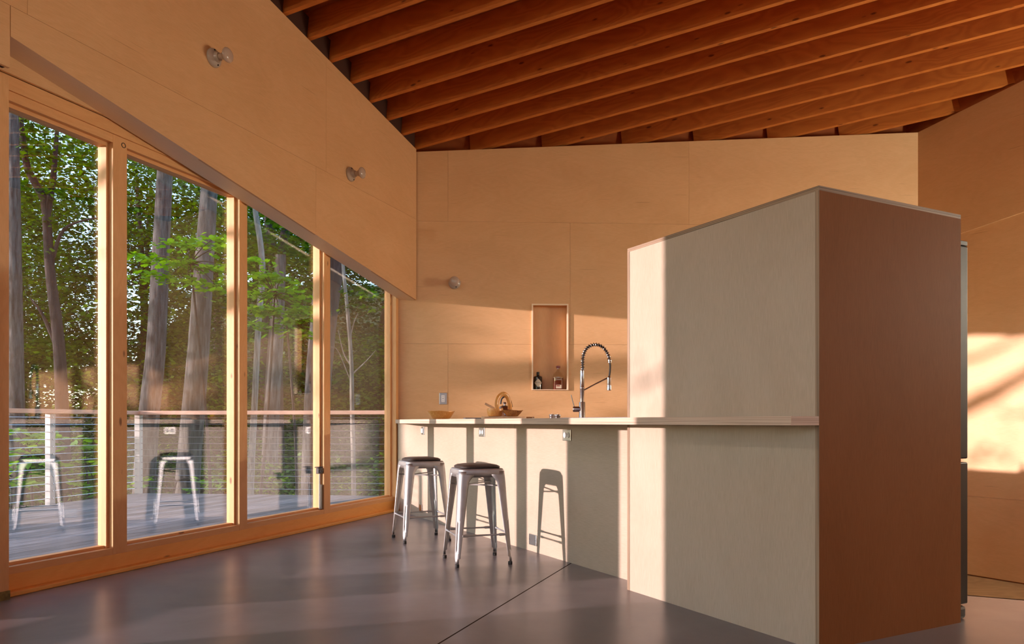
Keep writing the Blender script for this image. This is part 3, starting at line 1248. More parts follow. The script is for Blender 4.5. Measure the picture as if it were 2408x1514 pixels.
z_of = lambda py: .9 + (992 - py) * s_
mb = MB()
mb.lathe([(.0235, CT1), (.0235, CT1 + .004), (.0215, CT1 + .008), (.0215, z_of(946)), (.0195, z_of(945)), (.0145, z_of(944.5))], (FX, FY, 0), Z, 24)
mb.build('body', M['chrome'], fau)
mb = MB()
mb.lathe([(.0145, z_of(945)), (.0145, z_of(914)), (.0155, z_of(913.5)), (.0155, z_of(911)), (.0145, z_of(910.5)), (.0145, z_of(871)), (.012, z_of(870))], (FX, FY, 0), Z, 24)
mb.build('riser', M['chrome'], fau)
arc = [fp(1370.5, 871), fp(1370.5, 856), fp(1371, 842), fp(1374, 829), fp(1380, 819), fp(1389, 812.5), fp(1400, 810), fp(1411, 812), fp(1421, 819), fp(1428, 829), fp(1432.5, 840), fp(1434.5, 851)]


def dense(path, n):
    out = []
    L = [0]
    for i in range(1, len(path)):
        L.append(L[-1] + (path[i] - path[i - 1]).length)
    for k in range(n):
        d = L[-1] * k / (n - 1)
        for i in range(1, len(path)):
            if d <= L[i] + 1e-9:
                t_ = (d - L[i - 1]) / (L[i] - L[i - 1])
                # catmull-rom
                p0_, p1_, p2_, p3_ = path[max(i - 2, 0)], path[i - 1], path[i], path[min(i + 1, len(path) - 1)]
                out.append(.5 * ((2 * p1_) + (p2_ - p0_) * t_ + (2 * p0_ - 5 * p1_ + 4 * p2_ - p3_) * t_ ** 2 + (3 * p1_ - p0_ - 3 * p2_ + p3_) * t_ ** 3))
                break
    return out


dp = dense(arc, 60)
mb = MB()
mb.tube(dp, .0065, 8)
mb.build('hose', M['black_plastic'], fau)
hel = []
turns = 24
cl = dense(arc, turns * 12)
upv = Vector((0, 1, 0))
for i, p in enumerate(cl):
    d = (cl[min(i + 1, len(cl) - 1)] - cl[max(i - 1, 0)]).normalized()
    s1_ = d.cross(upv).normalized()
    a_ = 2 * math.pi * i / 12
    hel.append(p + (s1_ * math.cos(a_) + upv * math.sin(a_)) * .0115)
mb = MB()
mb.tube(hel, .0029, 6)
mb.build('spring', M['chrome'], fau)
mb = MB()
mb.tube(dense([fp(1434.5, 850), fp(1435.5, 862), fp(1434.5, 876), fp(1433, 887)], 14), .0062, 8)
mb.build('hose', M['black_plastic'], fau)
mb = MB()
mb.tube([fp(1434.5, 846), fp(1434.5, 853)], .0125, 14)
mb.build('collar', M['chrome'], fau)
mb = MB()
mb.lathe([(.007, z_of(884)), (.009, z_of(886)), (.0145, z_of(888)), (.0145, z_of(905)), (.0138, z_of(906)), (.0155, z_of(908)), (.0155, z_of(917)), (.012, z_of(918))], (fp(1433, 0).x, FY, 0), Z, 20)
mb.build('spray_head', M['chrome'], fau)
mb = MB()
mb.tube([fp(1374, 917), fp(1400, 903), fp(1428, 889)], .0045, 8)
mb.build('arm', M['chrome'], fau)
mb = MB()
mb.tube([fp(1364, 962), fp(1349, 962), fp(1347.5, 962)], [.0185, .0185, .0155], 20)
hd = mb.build('valve', M['chrome'], fau)
mb = MB()
mb.tube([fp(1351, 957), fp(1347, 942), fp(1343.5, 928)], [.004, .0035, .003], 8)
lv = mb.build('lever', M['chrome'], fau)
lv.parent = hd

for i, (x, y, lab) in enumerate(((.262, 5.0, 'small round chrome pot on the counter left of the faucet, outer one'), (.301, 5.06, 'small round chrome pot on the counter, the one nearer the faucet'))):
    r = thing('chrome_pot', lab, 'pot', (x, y, CT1 + .0005), 0, 'small chrome pots')
    m = MB()
    m.lathe([(.010, CT1 + .0005), (.017, CT1 + .002), (.0185, CT1 + .018), (.0195, CT1 + .020), (.0195, CT1 + .024), (.0185, CT1 + .026)], (x, y, 0), Z, 24)
    m.build('pot_body', M['chrome'], r)
    m = MB()
    m.lathe([(.0185, CT1 + .0258), (.015, CT1 + .028), (.004, CT1 + .0285), (.004, CT1 + .030)], (x, y, 0), Z, 20)
    m.build('lid', M['steel_plate'], r)


# wooden bowls (wavy rims)
def bowl(m, c, prof_o, prof_i, wav, ell=(1, 1), n=40, rz=0.0):
    rings = []
    prof = prof_o + prof_i
    zmax = max(z for r, z in prof)
    for r, z in prof:
        ring = []
        for k in range(n):
            t_ = 2 * math.pi * k / n
            f_ = (z / zmax) ** 2
            zz = z + wav * f_ * (math.sin(3 * t_ + 1) + .6 * math.sin(5 * t_ + 2))
            x, y = r * ell[0] * math.cos(t_), r * ell[1] * math.sin(t_)
            ring.append(Vector((c[0] + x * math.cos(rz) - y * math.sin(rz), c[1] + x * math.sin(rz) + y * math.cos(rz), c[2] + zz)))
        rings.append(ring)
    m.loft(rings, True, True, True)


m = MB()
bc = (-.575, 6.2, CT1 + .0005)
bowl(m, bc, [(.055, 0), (.072, .006), (.092, .030), (.108, .056), (.114, .064)], [(.108, .064), (.098, .048), (.06, .018), (.01, .012)], .0035, (1, .9))
tag(m.build('wooden_bowl', M['olive']), 'orange olive wood bowl with uneven rim on the left of the counter', 'bowl')

# slate and cutting board
m = MB()
oc = Vector((-.30, 6.05, CT1 + .0005))
m.prism([(-.06, -.13), (.30, -.13), (.30, .13), (-.06, .13), (-.085, 0)], oc, Vector((1, 0, 0)), Vector((0, 1, 0)), Z, 0, .010)
tag(m.build('slate_tray', M['slate'], bevel=.002), 'thin dark slate tray lying on the counter between bowl and basket', 'tray')
cbd = thing('cutting_board', 'pale wooden cutting board with short handle under the basket', 'board', (-.05, 5.50, CT1 + .0005))
m = MB()
pts = rsq(.135, .03)
m.prism([(x * 1.18, y * .8) for x, y in pts], Vector((-.058, 5.50, CT1 + .0005)), X1, Y1, Z, 0, .0155)
m.build('board', M['board'], cbd, bevel=.003)
m = MB()
m.prism([(0, -.022), (.045, -.022), (.06, -.012), (.06, .012), (.045, .022), (0, .022)], Vector((.1015, 5.56, CT1 + .002)), X1, Y1, Z, 0, .0125)
m.build('handle', M['olive_dark'], cbd, bevel=.003)

bz = CT1 + .0165
bs = .00303
bx = lambda px: (px - 1204) * bs
byz = lambda py: .9 + (992 - py) * bs
BY = 5.46
bk = thing('wooden_basket', 'carved orange wood basket with broad arched handle on the cutting board', 'basket', (bx(1166), BY, bz))
m = MB()
bowl(m, (bx(1164), BY, bz), [(.042, 0), (.050, .004), (.056, .025), (.058, .045), (.056, .058)], [(.051, .058), (.048, .04), (.035, .012), (.01, .008)], .002, (1, .95), 36)
m.build('body', M['olive'], bk)
m = MB()
path = [Vector((bx(1170), BY - .045, byz(962))), Vector((bx(1168), BY - .038, byz(951))), Vector((bx(1170), BY - .03, byz(940))), Vector((bx(1175), BY - .015, byz(931))), Vector((bx(1183), BY, byz(926.5))),
        Vector((bx(1191), BY + .015, byz(930))), Vector((bx(1196), BY + .028, byz(940))), Vector((bx(1199), BY + .036, byz(952))), Vector((bx(1199), BY + .04, byz(962)))]
m.tube(dense(path, 30), [.017] * 30, 12, squash=.6)
m.build('handle', M['olive'], bk)
m = MB()
bowl(m, (bx(1205), BY - .05, bz), [(.030, 0), (.040, .004), (.058, .022), (.072, .038), (.078, .043)], [(.073, .043), (.06, .03), (.03, .010), (.008, .008)], .002, (1.0, .62), 36)
tag(m.build('wooden_bowl', M['olive_dark']), 'dark brown boat-shaped wooden bowl in front of the basket handle', 'bowl')
m = MB()
m.tube([Vector((bx(1140.5), BY - .01, byz(949))), Vector((bx(1150), BY - .006, byz(953.5))), Vector((bx(1162), BY, byz(959.5)))], [.0095, .010, .009], 10, squash=.5)
tag(m.build('wooden_spatula', M['board']), 'pale wooden spatula handle sticking out of the basket', 'utensil')
kt = thing('kettle', 'steel kettle with round lid knob and black curved handle behind the wooden bowl', 'kettle', (bx(1186), BY + .21, CT1 + .0005))
kc = Vector((bx(1186), BY + .21, 0))
m = MB()
kz = lambda py: .9 + (992 - py) * .00315
m.lathe([(.055, CT1 + .0005), (.066, CT1 + .004), (.070, CT1 + .03), (.062, kz(964)), (.044, kz(959)), (.042, kz(958))], kc, Z, 32)
m.build('body', M['chrome'], kt)
m = MB()
m.lathe([(.040, kz(958.5)), (.036, kz(956)), (.020, kz(953.5)), (.006, kz(952.5)), (.006, kz(951)), (.012, kz(949.5)), (.0135, kz(947.5)), (.010, kz(945.5)), (.003, kz(945))], kc, Z, 24)
m.build('lid', M['chrome'], kt)
m = MB()
m.tube(dense([kc + Vector((-.03, .01, kz(950))), kc + Vector((-.022, .01, kz(938))), kc + Vector((.0, .01, kz(932.5))), kc + Vector((.026, .01, kz(935))), kc + Vector((.046, .01, kz(944))), kc + Vector((.054, .008, kz(957)))], 24), .006, 8)
m.build('handle', M['black_plastic'], kt)

# ---------------------------------------------------------------- bottles in the niche
nY = back_pt(.39).y


def text_mesh(body, size, mat, name, P, ex, n_, parent):
    cu = bpy.data.curves.new(name, 'FONT')
    cu.body = body
    cu.size = size
    cu.align_x = 'CENTER'
    cu.align_y = 'CENTER'
    cu.resolution_u = 3
    to = bpy.data.objects.new(name, cu)
    COL.objects.link(to)
    dg = bpy.context.evaluated_depsgraph_get()
    me = bpy.data.meshes.new_from_object(to.evaluated_get(dg))
    bpy.data.objects.remove(to)
    R = Matrix((ex, Z, n_)).transposed().to_4x4()
    R.translation = P
    if parent is not None:
        pw = Matrix.Translation(parent.location)
        if parent.parent is not None:
            pw = Matrix.Translation(parent.parent.location)
        R = pw.inverted() @ R
    me.transform(R)
    me.materials.clear()
    me.materials.append(mat)
    o_ = bpy.data.objects.new(name, me)
    COL.objects.link(o_)
    o_.parent = parent
    return o_


M['gin_glass'] = plain('dark_bottle_glass', (.012, .010, .010), .12, coat=.5)
M['label'] = plain('cream_label', (.62, .54, .42), .6, noise=.06)
M['ink'] = plain('label_ink', (.06, .05, .08), .6)
M['red_wax'] = plain('red_stopper', (.20, .035, .03), .4)
M['clear_glass'] = glass_pane_mat('clear_bottle_glass', .06, (.93, .90, .84))
M['whiskey'] = plain('amber_spirit', (.16, .022, .008), .12, coat=.6)
M['red_label'] = plain('red_label_band', (.34, .06, .04), .6)

b1x = .270
b1 = thing('gin_bottle', 'squat black bottle with a cream diamond label in the wall niche', 'bottle', (b1x, nY + .045, nz0 + .0005))
c1 = Vector((b1x, nY + .045, 0))
m = MB()
m.lathe([(.040, nz0 + .0005), (.044, nz0 + .004), (.044, nz0 + .128), (.041, nz0 + .138), (.028, nz0 + .145), (.018, nz0 + .149), (.016, nz0 + .152)], c1, Z, 32)
bd = m.build('body', M['gin_glass'], b1)
m = MB()
m.lathe([(.0155, nz0 + .150), (.0165, nz0 + .154), (.0165, nz0 + .183), (.015, nz0 + .186)], c1, Z, 24)
m.build('cap', M['black_plastic'], b1)
m = MB()
NG = 12
for i in range(NG):
    u0, u1 = -1 + 2 * i / NG, -1 + 2 * (i + 1) / NG
    q = []
    for u_, sgn in ((u0, -1), (u1, -1), (u1, 1), (u0, 1)):
        th = u_ * .96
        hh = (1 - abs(u_)) * .045
        q.append(Vector((c1.x + .0446 * math.sin(th), c1.y - .0446 * math.cos(th), nz0 + .072 + sgn * hh)))
    m.face(q)
lb = m.build('front_label', M['label'], b1)
lb['label'] = 'cream diamond label'
text_mesh("HENDRICK'S", .0115, M['ink'], 'lettering', Vector((c1.x, c1.y - .0455, nz0 + .074)), X1, Vector((0, -1, 0)), lb)

b2x = .478
b2 = thing('whiskey_bottle', 'clear round-shouldered bottle half full of amber spirit with red stopper in the niche', 'bottle', (b2x, nY + .045, nz0 + .0005))
c2 = Vector((b2x, nY + .045, 0))
flat = lambda prof, cc, sy=.62: [[Vector((cc.x + r * math.cos(t_), cc.y + r * sy * math.sin(t_), z)) for t_ in [2 * math.pi * k / 32 for k in range(32)]] for r, z in prof]
m = MB()
m.loft(flat([(.050, nz0 + .0005), (.054, nz0 + .005), (.055, nz0 + .10), (.0565, nz0 + .125), (.055, nz0 + .145), (.047, nz0 + .165), (.033, nz0 + .183), (.019, nz0 + .195), (.0155, nz0 + .205), (.0155, nz0 + .228)], c2))
m.build('body', M['clear_glass'], b2)
m = MB()
m.loft(flat([(.046, nz0 + .006), (.0505, nz0 + .010), (.0515, nz0 + .10), (.053, nz0 + .122), (.053, nz0 + .124)], c2, .6))
m.build('liquid', M['whiskey'], b2)
m = MB()
m.lathe([(.0185, nz0 + .226), (.021, nz0 + .229), (.021, nz0 + .247), (.018, nz0 + .250)], c2, Z, 24)
m.build('stopper', M['red_wax'], b2)
m = MB()
lp = Vector((c2.x + .004, c2.y - .0355, nz0 + .033))
m.box(lp, X1, Z, Vector((0, -1, 0)), (-.028, .028), (-.018, .018), (-.001, .0005))
lb2 = m.build('front_label', M['label'], b2)
lb2['label'] = 'small cream label with a red band'
m = MB()
m.box(lp, X1, Z, Vector((0, -1, 0)), (-.022, .014), (.003, .013), (.0005, .0009))
bn = m.build('band', M['red_label'], b2)
bn.parent = lb2
tt = text_mesh('ELIJAH', .017, M['label'], 'lettering', Vector((c2.x, c2.y - .0362, nz0 + .128)), X1, Vector((0, -1, 0)), b2)
tt = text_mesh('CRAIG', .023, M['label'], 'lettering', Vector((c2.x, c2.y - .0362, nz0 + .107)), X1, Vector((0, -1, 0)), b2)

# ---------------------------------------------------------------- outside: deck, railing, ground
ZD = -.04
mb = MB()
o7, ex7, ey7, ez7 = wall_pt(0, 4.27), U, Z, -N
deck_corner = Vector((-4.95, 10.12, 0))
far_dir = (Vector((-1.4, 9.72, 0)) - deck_corner).normalized()
side_dir = (Vector((-5.43, 8.1, 0)) - deck_corner).normalized()
outline = [Vector((-1.2, 9.69, 0)), deck_corner, deck_corner + side_dir * 9.5, wall_pt(.2, 4.27) - N * .0, wall_pt(8.35, 4.27)]


def clip(poly, p, n_):
    out = []
    for i in range(len(poly)):
        a, b = poly[i], poly[(i + 1) % len(poly)]
        da, db = (a - p).dot(n_), (b - p).dot(n_)
        if da >= 0:
            out.append(a)
        if da * db < 0:
            out.append(a + (b - a) * (da / (da - db)))
    return out


bw = .142
for k in range(40):
    d0 = k * bw
    q = clip(clip(outline, o7 - N * (d0 + .003), -N), o7 - N * (d0 + bw - .003), N)
    if len(q) < 3:
        continue
    mb.prism([((p - o7).dot(U), -(p - o7).dot(N)) for p in q], o7, U, -N, Z, ZD - .035, ZD)
struct(mb.build('floor_deck', M['deck']), 'weathered grey board deck outside the windows')
mb = MB()
mb.prism([(p.x, p.y) for p in outline], (0, 0, 0), X1, Y1, Z, ZD - .30, ZD - .05)
struct(mb.build('trim_12', M['bark_dark']), 'dark joist frame below the deck')

rail = thing('deck_railing', 'steel cable railing with pinkish wooden top rail around the deck', 'railing', (deck_corner.x, deck_corner.y, ZD))
inset = .06
rc_ = deck_corner - far_dir * 0 + (far_dir + side_dir).normalized() * inset * 1.3
pA = rc_ + side_dir * 1.42
pA2 = rc_ + side_dir * 4.6
pEnd = rc_ + far_dir * 3.75
ztop = 1.045
mb = MB()
for a, b in ((rc_ - far_dir * .06, pEnd), (rc_, pA2)):
    d = (b - a).normalized()
    nn_ = Vector((-d.y, d.x, 0))
    L = (b - a).length
    mb.box(a, d, nn_, Z, (0, L), (-.07, .07), (ztop - .05, ztop))
mb.build('top_rail', wood('weathered_cedar_rail', (.50, .30, .22), (.66, .44, .34), figure=.2), rail, bevel=.004)
posts = [rc_, pA, rc_ + side_dir * 3.0, pA2, rc_ + far_dir * 1.34, rc_ + far_dir * 2.5, pEnd]
cab_z = [ZD + .075 + .0835 * i for i in range(12)]
for i, p in enumerate(posts):
    d = side_dir if 0 < i < 4 else far_dir
    nn_ = Vector((-d.y, d.x, 0))
    m = MB()
    w_ = .036
    m.box(p, d, nn_, Z, (-w_, w_), (-w_, w_), (ZD, ztop - .05))
    po = m.build('post', plain('grey_post_paint', (.42, .44, .44), .45) if i == 0 else bpy.data.materials['grey_post_paint'], rail, bevel=.003)
    if i in (1,):
        for z in cab_z:
            m = MB()
            m.lathe([(.008, w_), (.008, w_ + .006), (.004, w_ + .008)], p + Z * z, nn_ * (1 if nn_.dot(-p) > 0 else -1), 10)
            fe = m.build('ferrule', M['chrome'], rail)
            fe.parent = po
for z in cab_z:
    for a, b in ((rc_, pEnd), (rc_, pA2)):
        m = MB()
        m.tube([a + Z * z, b + Z * z], .0042, 6)
        m.build('cable', M['chrome'], rail)

mb = MB()                                                # forest floor falling away from the deck
G = 28
gp = lambda i, j: (-45 + 70 * i / G, -14 + 74 * j / G)


def gz(x, y):
    sm = lambda t_: max(0.0, min(1.0, t_)) ** 2 * (3 - 2 * max(0.0, min(1.0, t_)))
    hill = 12.0 * sm((y - 36) / 15) * (.3 + .7 * sm((x + 27) / 8))
    return hill - 1.25 - .02 * max(0, y - 9) + .10 * math.sin(x * .9) * math.cos(y * .7) + .05 * (x + 5 if x < -5 else 0) * -.3


for i in range(G):
    for j in range(G):
        q = [gp(i, j), gp(i + 1, j), gp(i + 1, j + 1), gp(i, j + 1)]
        if q[0][0] > 8:
            continue
        mb.face([(x, y, gz(x, y)) for x, y in q], None, True)
struct(mb.build('ground', M['ground']), 'leaf covered forest floor below the deck')

# ---------------------------------------------------------------- outside: trees
nr = np.random.default_rng(11)


def leaves(name, mat, centres, n_per, spread, size, parent, tilt=.5, shape=4, loc=(0, 0, 0), flat=.25):
    """one mesh of folded leaf blades gathered in flat sprays"""
    C_ = np.asarray(centres, float)
    n_c = len(C_)
    idx = np.repeat(np.arange(n_c), n_per)
    n = len(idx)
    off = nr.normal(0, 1, (n, 3)) * np.array([spread, spread, spread * flat])
    P = C_[idx] + off
    P[:, 2] -= .25 * (off[:, 0] ** 2 + off[:, 1] ** 2) / max(spread, 1e-3) * .35
    yaw = nr.uniform(0, 2 * np.pi, n)
    d = np.stack([np.cos(yaw), np.sin(yaw), nr.normal(-.15, tilt * .5, n)], 1)
    d /= np.linalg.norm(d, axis=1)[:, None]
    up = np.stack([nr.normal(0, tilt, n), nr.normal(0, tilt, n), np.ones(n)], 1)
    s = np.cross(d, up)
    s /= np.linalg.norm(s, axis=1)[:, None]
    nrm = np.cross(s, d)
    sz = size * nr.uniform(.6, 1.3, n)[:, None]
    if shape == 4:
        v = np.stack([P, P + d * sz * .45 + s * sz * .36 - nrm * sz * .06, P + d * sz, P + d * sz * .45 - s * sz * .36 - nrm * sz * .06], 1)
    else:                                                # pointed lobes, maple-like
        k = [(0, 0), (.12, .30), (.30, .52), (.42, .26), (.68, .40), (1.0, 0), (.68, -.40), (.42, -.26), (.30, -.52), (.12, -.30)]
        v = np.stack([P + d * sz * a + s * sz * b - nrm * sz * .10 * abs(b) for a, b in k], 1)
    kk = v.shape[1]
    v = v.reshape(-1, 3) - np.asarray(loc)
    me = bpy.data.meshes.new(name)
    me.vertices.add(n * kk)
    me.vertices.foreach_set('co', v.astype(np.float32).ravel())
    me.loops.add(n * kk)
    me.loops.foreach_set('vertex_index', np.arange(n * kk, dtype=np.int32))
    me.polygons.add(n)
    me.polygons.foreach_set('loop_start', np.arange(0, n * kk, kk, dtype=np.int32))
    me.polygons.foreach_set('loop_total', np.full(n, kk, dtype=np.int32))
    me.update(calc_edges=True)
    me.validate()
    me.materials.append(mat)
    o_ = bpy.data.objects.new(name, me)
    COL.objects.link(o_)
    o_.parent = parent
    return o_


def W(px, py, Y):
    return Vector(((px - 1204) / 1800 * Y, Y, .9 + (992 - py) / 1800 * Y))


def trunk(m, path, r, n=12, wob=0.0):
    m.tube(path, r, n)


def crown_points(c, rx, ry, rz, n, shell=.35):
    p = nr.normal(0, 1, (n, 3))
    p /= np.linalg.norm(p, axis=1)[:, None]
    r = nr.uniform(shell, 1, n)[:, None] ** .6
    return np.asarray(c) + p * r * np.array([rx, ry, rz])


def make_tree(name, label, path, radii, bark, crown=None, branches=(), group=None, leafmat='leaf', size=.13, n_per=42, spread=.42):
    base = path[0]
    root = thing(name, label, 'tree', (base[0], base[1], base[2]), 0, group)
    m = MB()
    dpth = dense([Vector(p) for p in path], max(12, len(path) * 4))
    rr = np.interp(np.linspace(0, 1, len(dpth)), np.linspace(0, 1, len(radii)), radii)
    m.tube(dpth, list(rr), 14)
    m.build('trunk', M[bark], root)
    for bp_, br in branches:
        m = MB()
        d_ = dense([Vector(p) for p in bp_], 14)
        m.tube(d_, list(np.linspace(br, br * .25, 14)), 8)
        m.build('branch', M[bark], root)
    if crown is not None and len(crown):
        leaves('crown', M[leafmat], crown, n_per, spread, size, root, loc=root.location)
    return root


# woods behind: many leafy trees, each with trunk and crown
far_spots = [(-24, 22), (-20.5, 25), (-18.6, 20), (-16.8, 26), (-14.6, 22), (-12.6, 26), (-10.8, 20.5), (-8.6, 25.5), (-6.6, 21), (-4.6, 26), (-2.4, 22), (.5, 26),
             (-28, 31), (-24, 33), (-20, 31), (-16, 33), (-12, 31), (-8, 33), (-4.5, 31), (-1, 33), (-12.2, 17.2), (-5.6, 17.6)]
for i, (x, y) in enumerate(far_spots):
    g0 = gz(x, y)
    hgt = nr.uniform(12, 15) if y > 19 else 9.5
    near = y < 19
    c = crown_points((x, y, g0 + hgt * (.5 if not near else .72)), 2.6 if not near else 1.5, 2.0, hgt * (.5 if not near else .22), 150 if not near else 50)
    make_tree('woodland_tree', 'leafy tree in the dense woods behind the deck railing', [(x, y, g0 - .2), (x + nr.normal(0, .15), y, g0 + hgt * .4), (x + nr.normal(0, .4), y, g0 + hgt * .9)],
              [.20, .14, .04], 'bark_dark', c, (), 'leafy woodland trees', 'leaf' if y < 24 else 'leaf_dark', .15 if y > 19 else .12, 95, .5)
# thicket closing the view low between the trunks
cs = np.stack([nr.uniform(-27, 1, 900), nr.uniform(27, 37, 900), nr.uniform(-1.6, 4.5, 900)], 1)
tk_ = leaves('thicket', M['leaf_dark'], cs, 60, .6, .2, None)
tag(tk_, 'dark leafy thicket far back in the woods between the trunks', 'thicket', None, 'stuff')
# sunny-side trees left of the deck, unseen, added to shade the woods
for x, y in ((-14.5, 7.5), (-15.5, 10.5), (-17, 14), (-19, 18), (-33, 9), (-33, 15), (-34, 21), (-34, 27), (-35, 33), (-36, 40)):
    g0 = gz(x, y)
    c = crown_points((x, y, g0 + 5.2), 1.6, 1.7, 4.6, 120) if x > -20 else crown_points((x, y, g0 + 6.5), 2.0, 2.7, 6.5, 190)
    make_tree('woodland_tree', 'unseen leafy tree added left of the deck to shade the woods', [(x, y, g0 - .2), (x, y, g0 + 5), (x, y, g0 + 9.5)], [.2, .14, .04], 'bark_dark', c, (), 'added shade trees left of the deck', 'leaf', .16, 46, .45)
# unseen tall trees added to cut sky light; low sun passes under the canopy
for x, y in ((-16.0, -5.5), (-17.5, -3.6), (-15.2, -.3), (-18.5, 2.2), (-16.2, 4.4)):
    g0 = gz(x, y)
    c = crown_points((x, y, 9.6), 2.4, 2.3, 4.2, 150)
    c[:, 2] = np.maximum(c[:, 2], 5.6)
    make_tree('sky_block_tree', 'unseen tall canopy tree added left of the deck to block sky light', [(x, y, g0 - .2), (x, y, 4.5), (x + .2, y, 11)], [.16, .12, .05], 'bark_dark', c, (), 'added sky-blocking trees left of the deck', 'leaf', .2, 46, .5)
# unseen leaning tree; limbs and leaf sprays shaped to dapple the sun on the walls
g0 = gz(-9.2, 4.6)
c = [(-9.2, 4.9, 2.0), (-9.3, 5.2, 1.5), (-9.2, 4.6, 2.7), (-9.2, 2.6, 3.4), (-9.3, 1.9, 3.6), (-9.2, 3.3, 3.8), (-9.2, 1.3, 3.1), (-9.2, .80, 2.3),
     (-9.3, 4.35, 2.15), (-9.2, 5.0, 2.55), (-9.3, 4.75, 2.3), (-9.2, 4.5, 2.9), (-9.1, 5.3, 2.1), (-9.3, 4.2, 2.6),
     (-9.2, 2.75, 2.3), (-9.3, 3.2, 2.2), (-9.2, 3.0, 2.75), (-9.1, 2.6, 2.7)]
make_tree('leaning_tree', 'unseen leaning tree beside the deck, shaped to dapple the sun', [(-9.2, 6.4, g0 - .2), (-9.15, 6.0, .9), (-9.1, 5.3, 2.2), (-9.1, 3.4, 3.5), (-9.1, 2.2, 5.0)], [.16, .13, .11, .09, .05], 'bark_dark',
          c, [([(-9.12, 4.5, 2.6), (-9.1, 3.6, 2.55), (-9.1, 2.8, 2.95), (-9.1, 2.0, 3.5)], .125), ([(-9.1, 3.9, 3.1), (-9.1, 3.2, 3.15), (-9.1, 2.4, 3.6)], .05)], None, 'leaf', .12, 20, .26)
# unseen low bushes, added to keep the sun off the deck
for i, (x, y) in enumerate(((-8.6, 1.2), (-8.9, 2.6), (-8.5, 4.0), (-8.8, 5.5), (-8.4, 7.0), (-8.0, 8.3))):
    g0 = gz(x, y)
    c = crown_points((x, y, -.15), .35, .85, .62, 34)
    c[:, 2] = np.minimum(c[:, 2], .38)
    r = thing('bush', 'unseen low bush added left of the deck to shade its boards', 'shrub', (x, y, g0), 0, 'added bushes shading the deck')
    m = MB()
    for q in range(4):
        m.tube([(x, y, g0 - .05), (x + nr.normal(0, .15), y + nr.normal(0, .25), -.5), (x + nr.normal(0, .25), y + nr.normal(0, .4), .2)], [.025, .018, .006], 6)
    m.build('stems', M['bark_dark'], r)
    leaves('foliage', M['leaf'], c, 60, .26, .12, r, loc=r.location)
# understorey
for i in range(12):
    y = nr.uniform(14, 18)
    x = -.66 * y + (i + .5) / 12 * .56 * y
    g0 = gz(x, y)
    c = crown_points((x, y, g0 + .9), .8, .7, .9, 26)
    r = thing('shrub', 'leafy shrub growing in the woods below the deck', 'shrub', (x, y, g0), 0, 'woodland shrubs')
    m = MB()
    for q in range(4):
        m.tube([(x, y, g0 - .05), (x + nr.normal(0, .2), y + nr.normal(0, .2), g0 + .6), (x + nr.normal(0, .4), y + nr.normal(0, .3), g0 + 1.3)], [.025, .018, .006], 6)
    m.build('stems', M['bark_dark'], r)
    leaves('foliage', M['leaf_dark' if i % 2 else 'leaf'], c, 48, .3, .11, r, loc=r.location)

# individual trunks seen through the panes
gnd = lambda p: Vector((p.x, p.y, gz(p.x, p.y) - .1))


def px_tree(label, pts, Y, widths, bark, **kw):
    P = [W(x, y, Y) for x, y in pts]
    P = [gnd(P[0])] + P
    wd = [widths[0]] + list(widths)
    return make_tree(kw.pop('name', 'tree'), label, P, [w / 2 / 1800 * Y for w in wd], bark, **kw)


Yt = 14
px_tree('tall dark trunk at the far left of the first pane', [(42, 1120), (38, 830), (34, 600), (30, 300), (26, 60)], Yt, (34, 32, 30, 26, 20), 'bark_grey',
        crown=crown_points(W(60, 250, Yt + 1), 1.3, 1.0, 1.2, 40), size=.12, n_per=40, spread=.3)
Yt = 15
px_tree('forked dark tree with slanting branches in the first pane', [(150, 1120), (140, 830), (118, 640), (104, 470), (64, 395), (40, 200)], Yt, (34, 28, 24, 20, 15, 9), 'bark_dark',
        branches=[([W(118, 640, Yt), W(150, 540, Yt), W(235, 510, Yt)], .05), ([W(140, 830, Yt), W(100, 740, Yt), W(70, 700, Yt)], .06), ([W(108, 520, Yt), W(125, 420, Yt), W(135, 300, Yt), W(150, 180, Yt)], .07)],
        crown=crown_points(W(150, 420, Yt + .5), 1.2, .9, 1.9, 60), size=.11, n_per=44, spread=.3)
Yt = 12.6
px_tree('thick grey trunk in the second pane, left of the pair', [(338, 1160), (352, 960), (366, 830), (378, 600), (388, 395), (396, 200)], Yt, (50, 46, 42, 38, 34, 30), 'bark_grey',
        crown=crown_points(W(440, 300, Yt + 2), 1.5, 1.0, .9, 40), size=.12, n_per=40, spread=.3)
Yt = 11.8
px_tree('thick grey trunk in the second pane, right of the pair', [(440, 1160), (455, 960), (466, 830), (480, 620), (492, 440), (500, 260)], Yt, (56, 52, 48, 43, 37, 33), 'bark_grey')
Yt = 13
px_tree('slender pale trunk in the third pane, slightly bent', [(588, 1160), (598, 960), (608, 760), (617, 640), (611, 560), (600, 490), (596, 380)], Yt, (18, 16, 14, 14, 14, 13, 10), 'bark_pale')
Yt = 19
px_tree('straight dark trunk behind the bright maple leaves', [(655, 1150), (650, 800), (643, 640), (630, 510), (622, 380)], Yt, (30, 26, 23, 19, 15), 'bark_dark')
Yt = 16
px_tree('mid grey trunk low in the third pane', [(632, 1150), (640, 960), (652, 790), (660, 600)], Yt, (38, 34, 28, 24), 'bark_grey')
Yt = 14
px_tree('trunk half hidden by the third window post', [(722, 1150), (730, 900), (742, 740), (752, 600), (758, 450)], Yt, (28, 25, 22, 19, 15), 'bark_grey')
Yt = 17
px_tree('leaning dark trunk high in the fourth pane', [(745, 1150), (760, 900), (778, 720), (796, 600), (815, 450)], Yt, (40, 38, 36, 34, 30), 'bark_dark')
Yt = 11.2
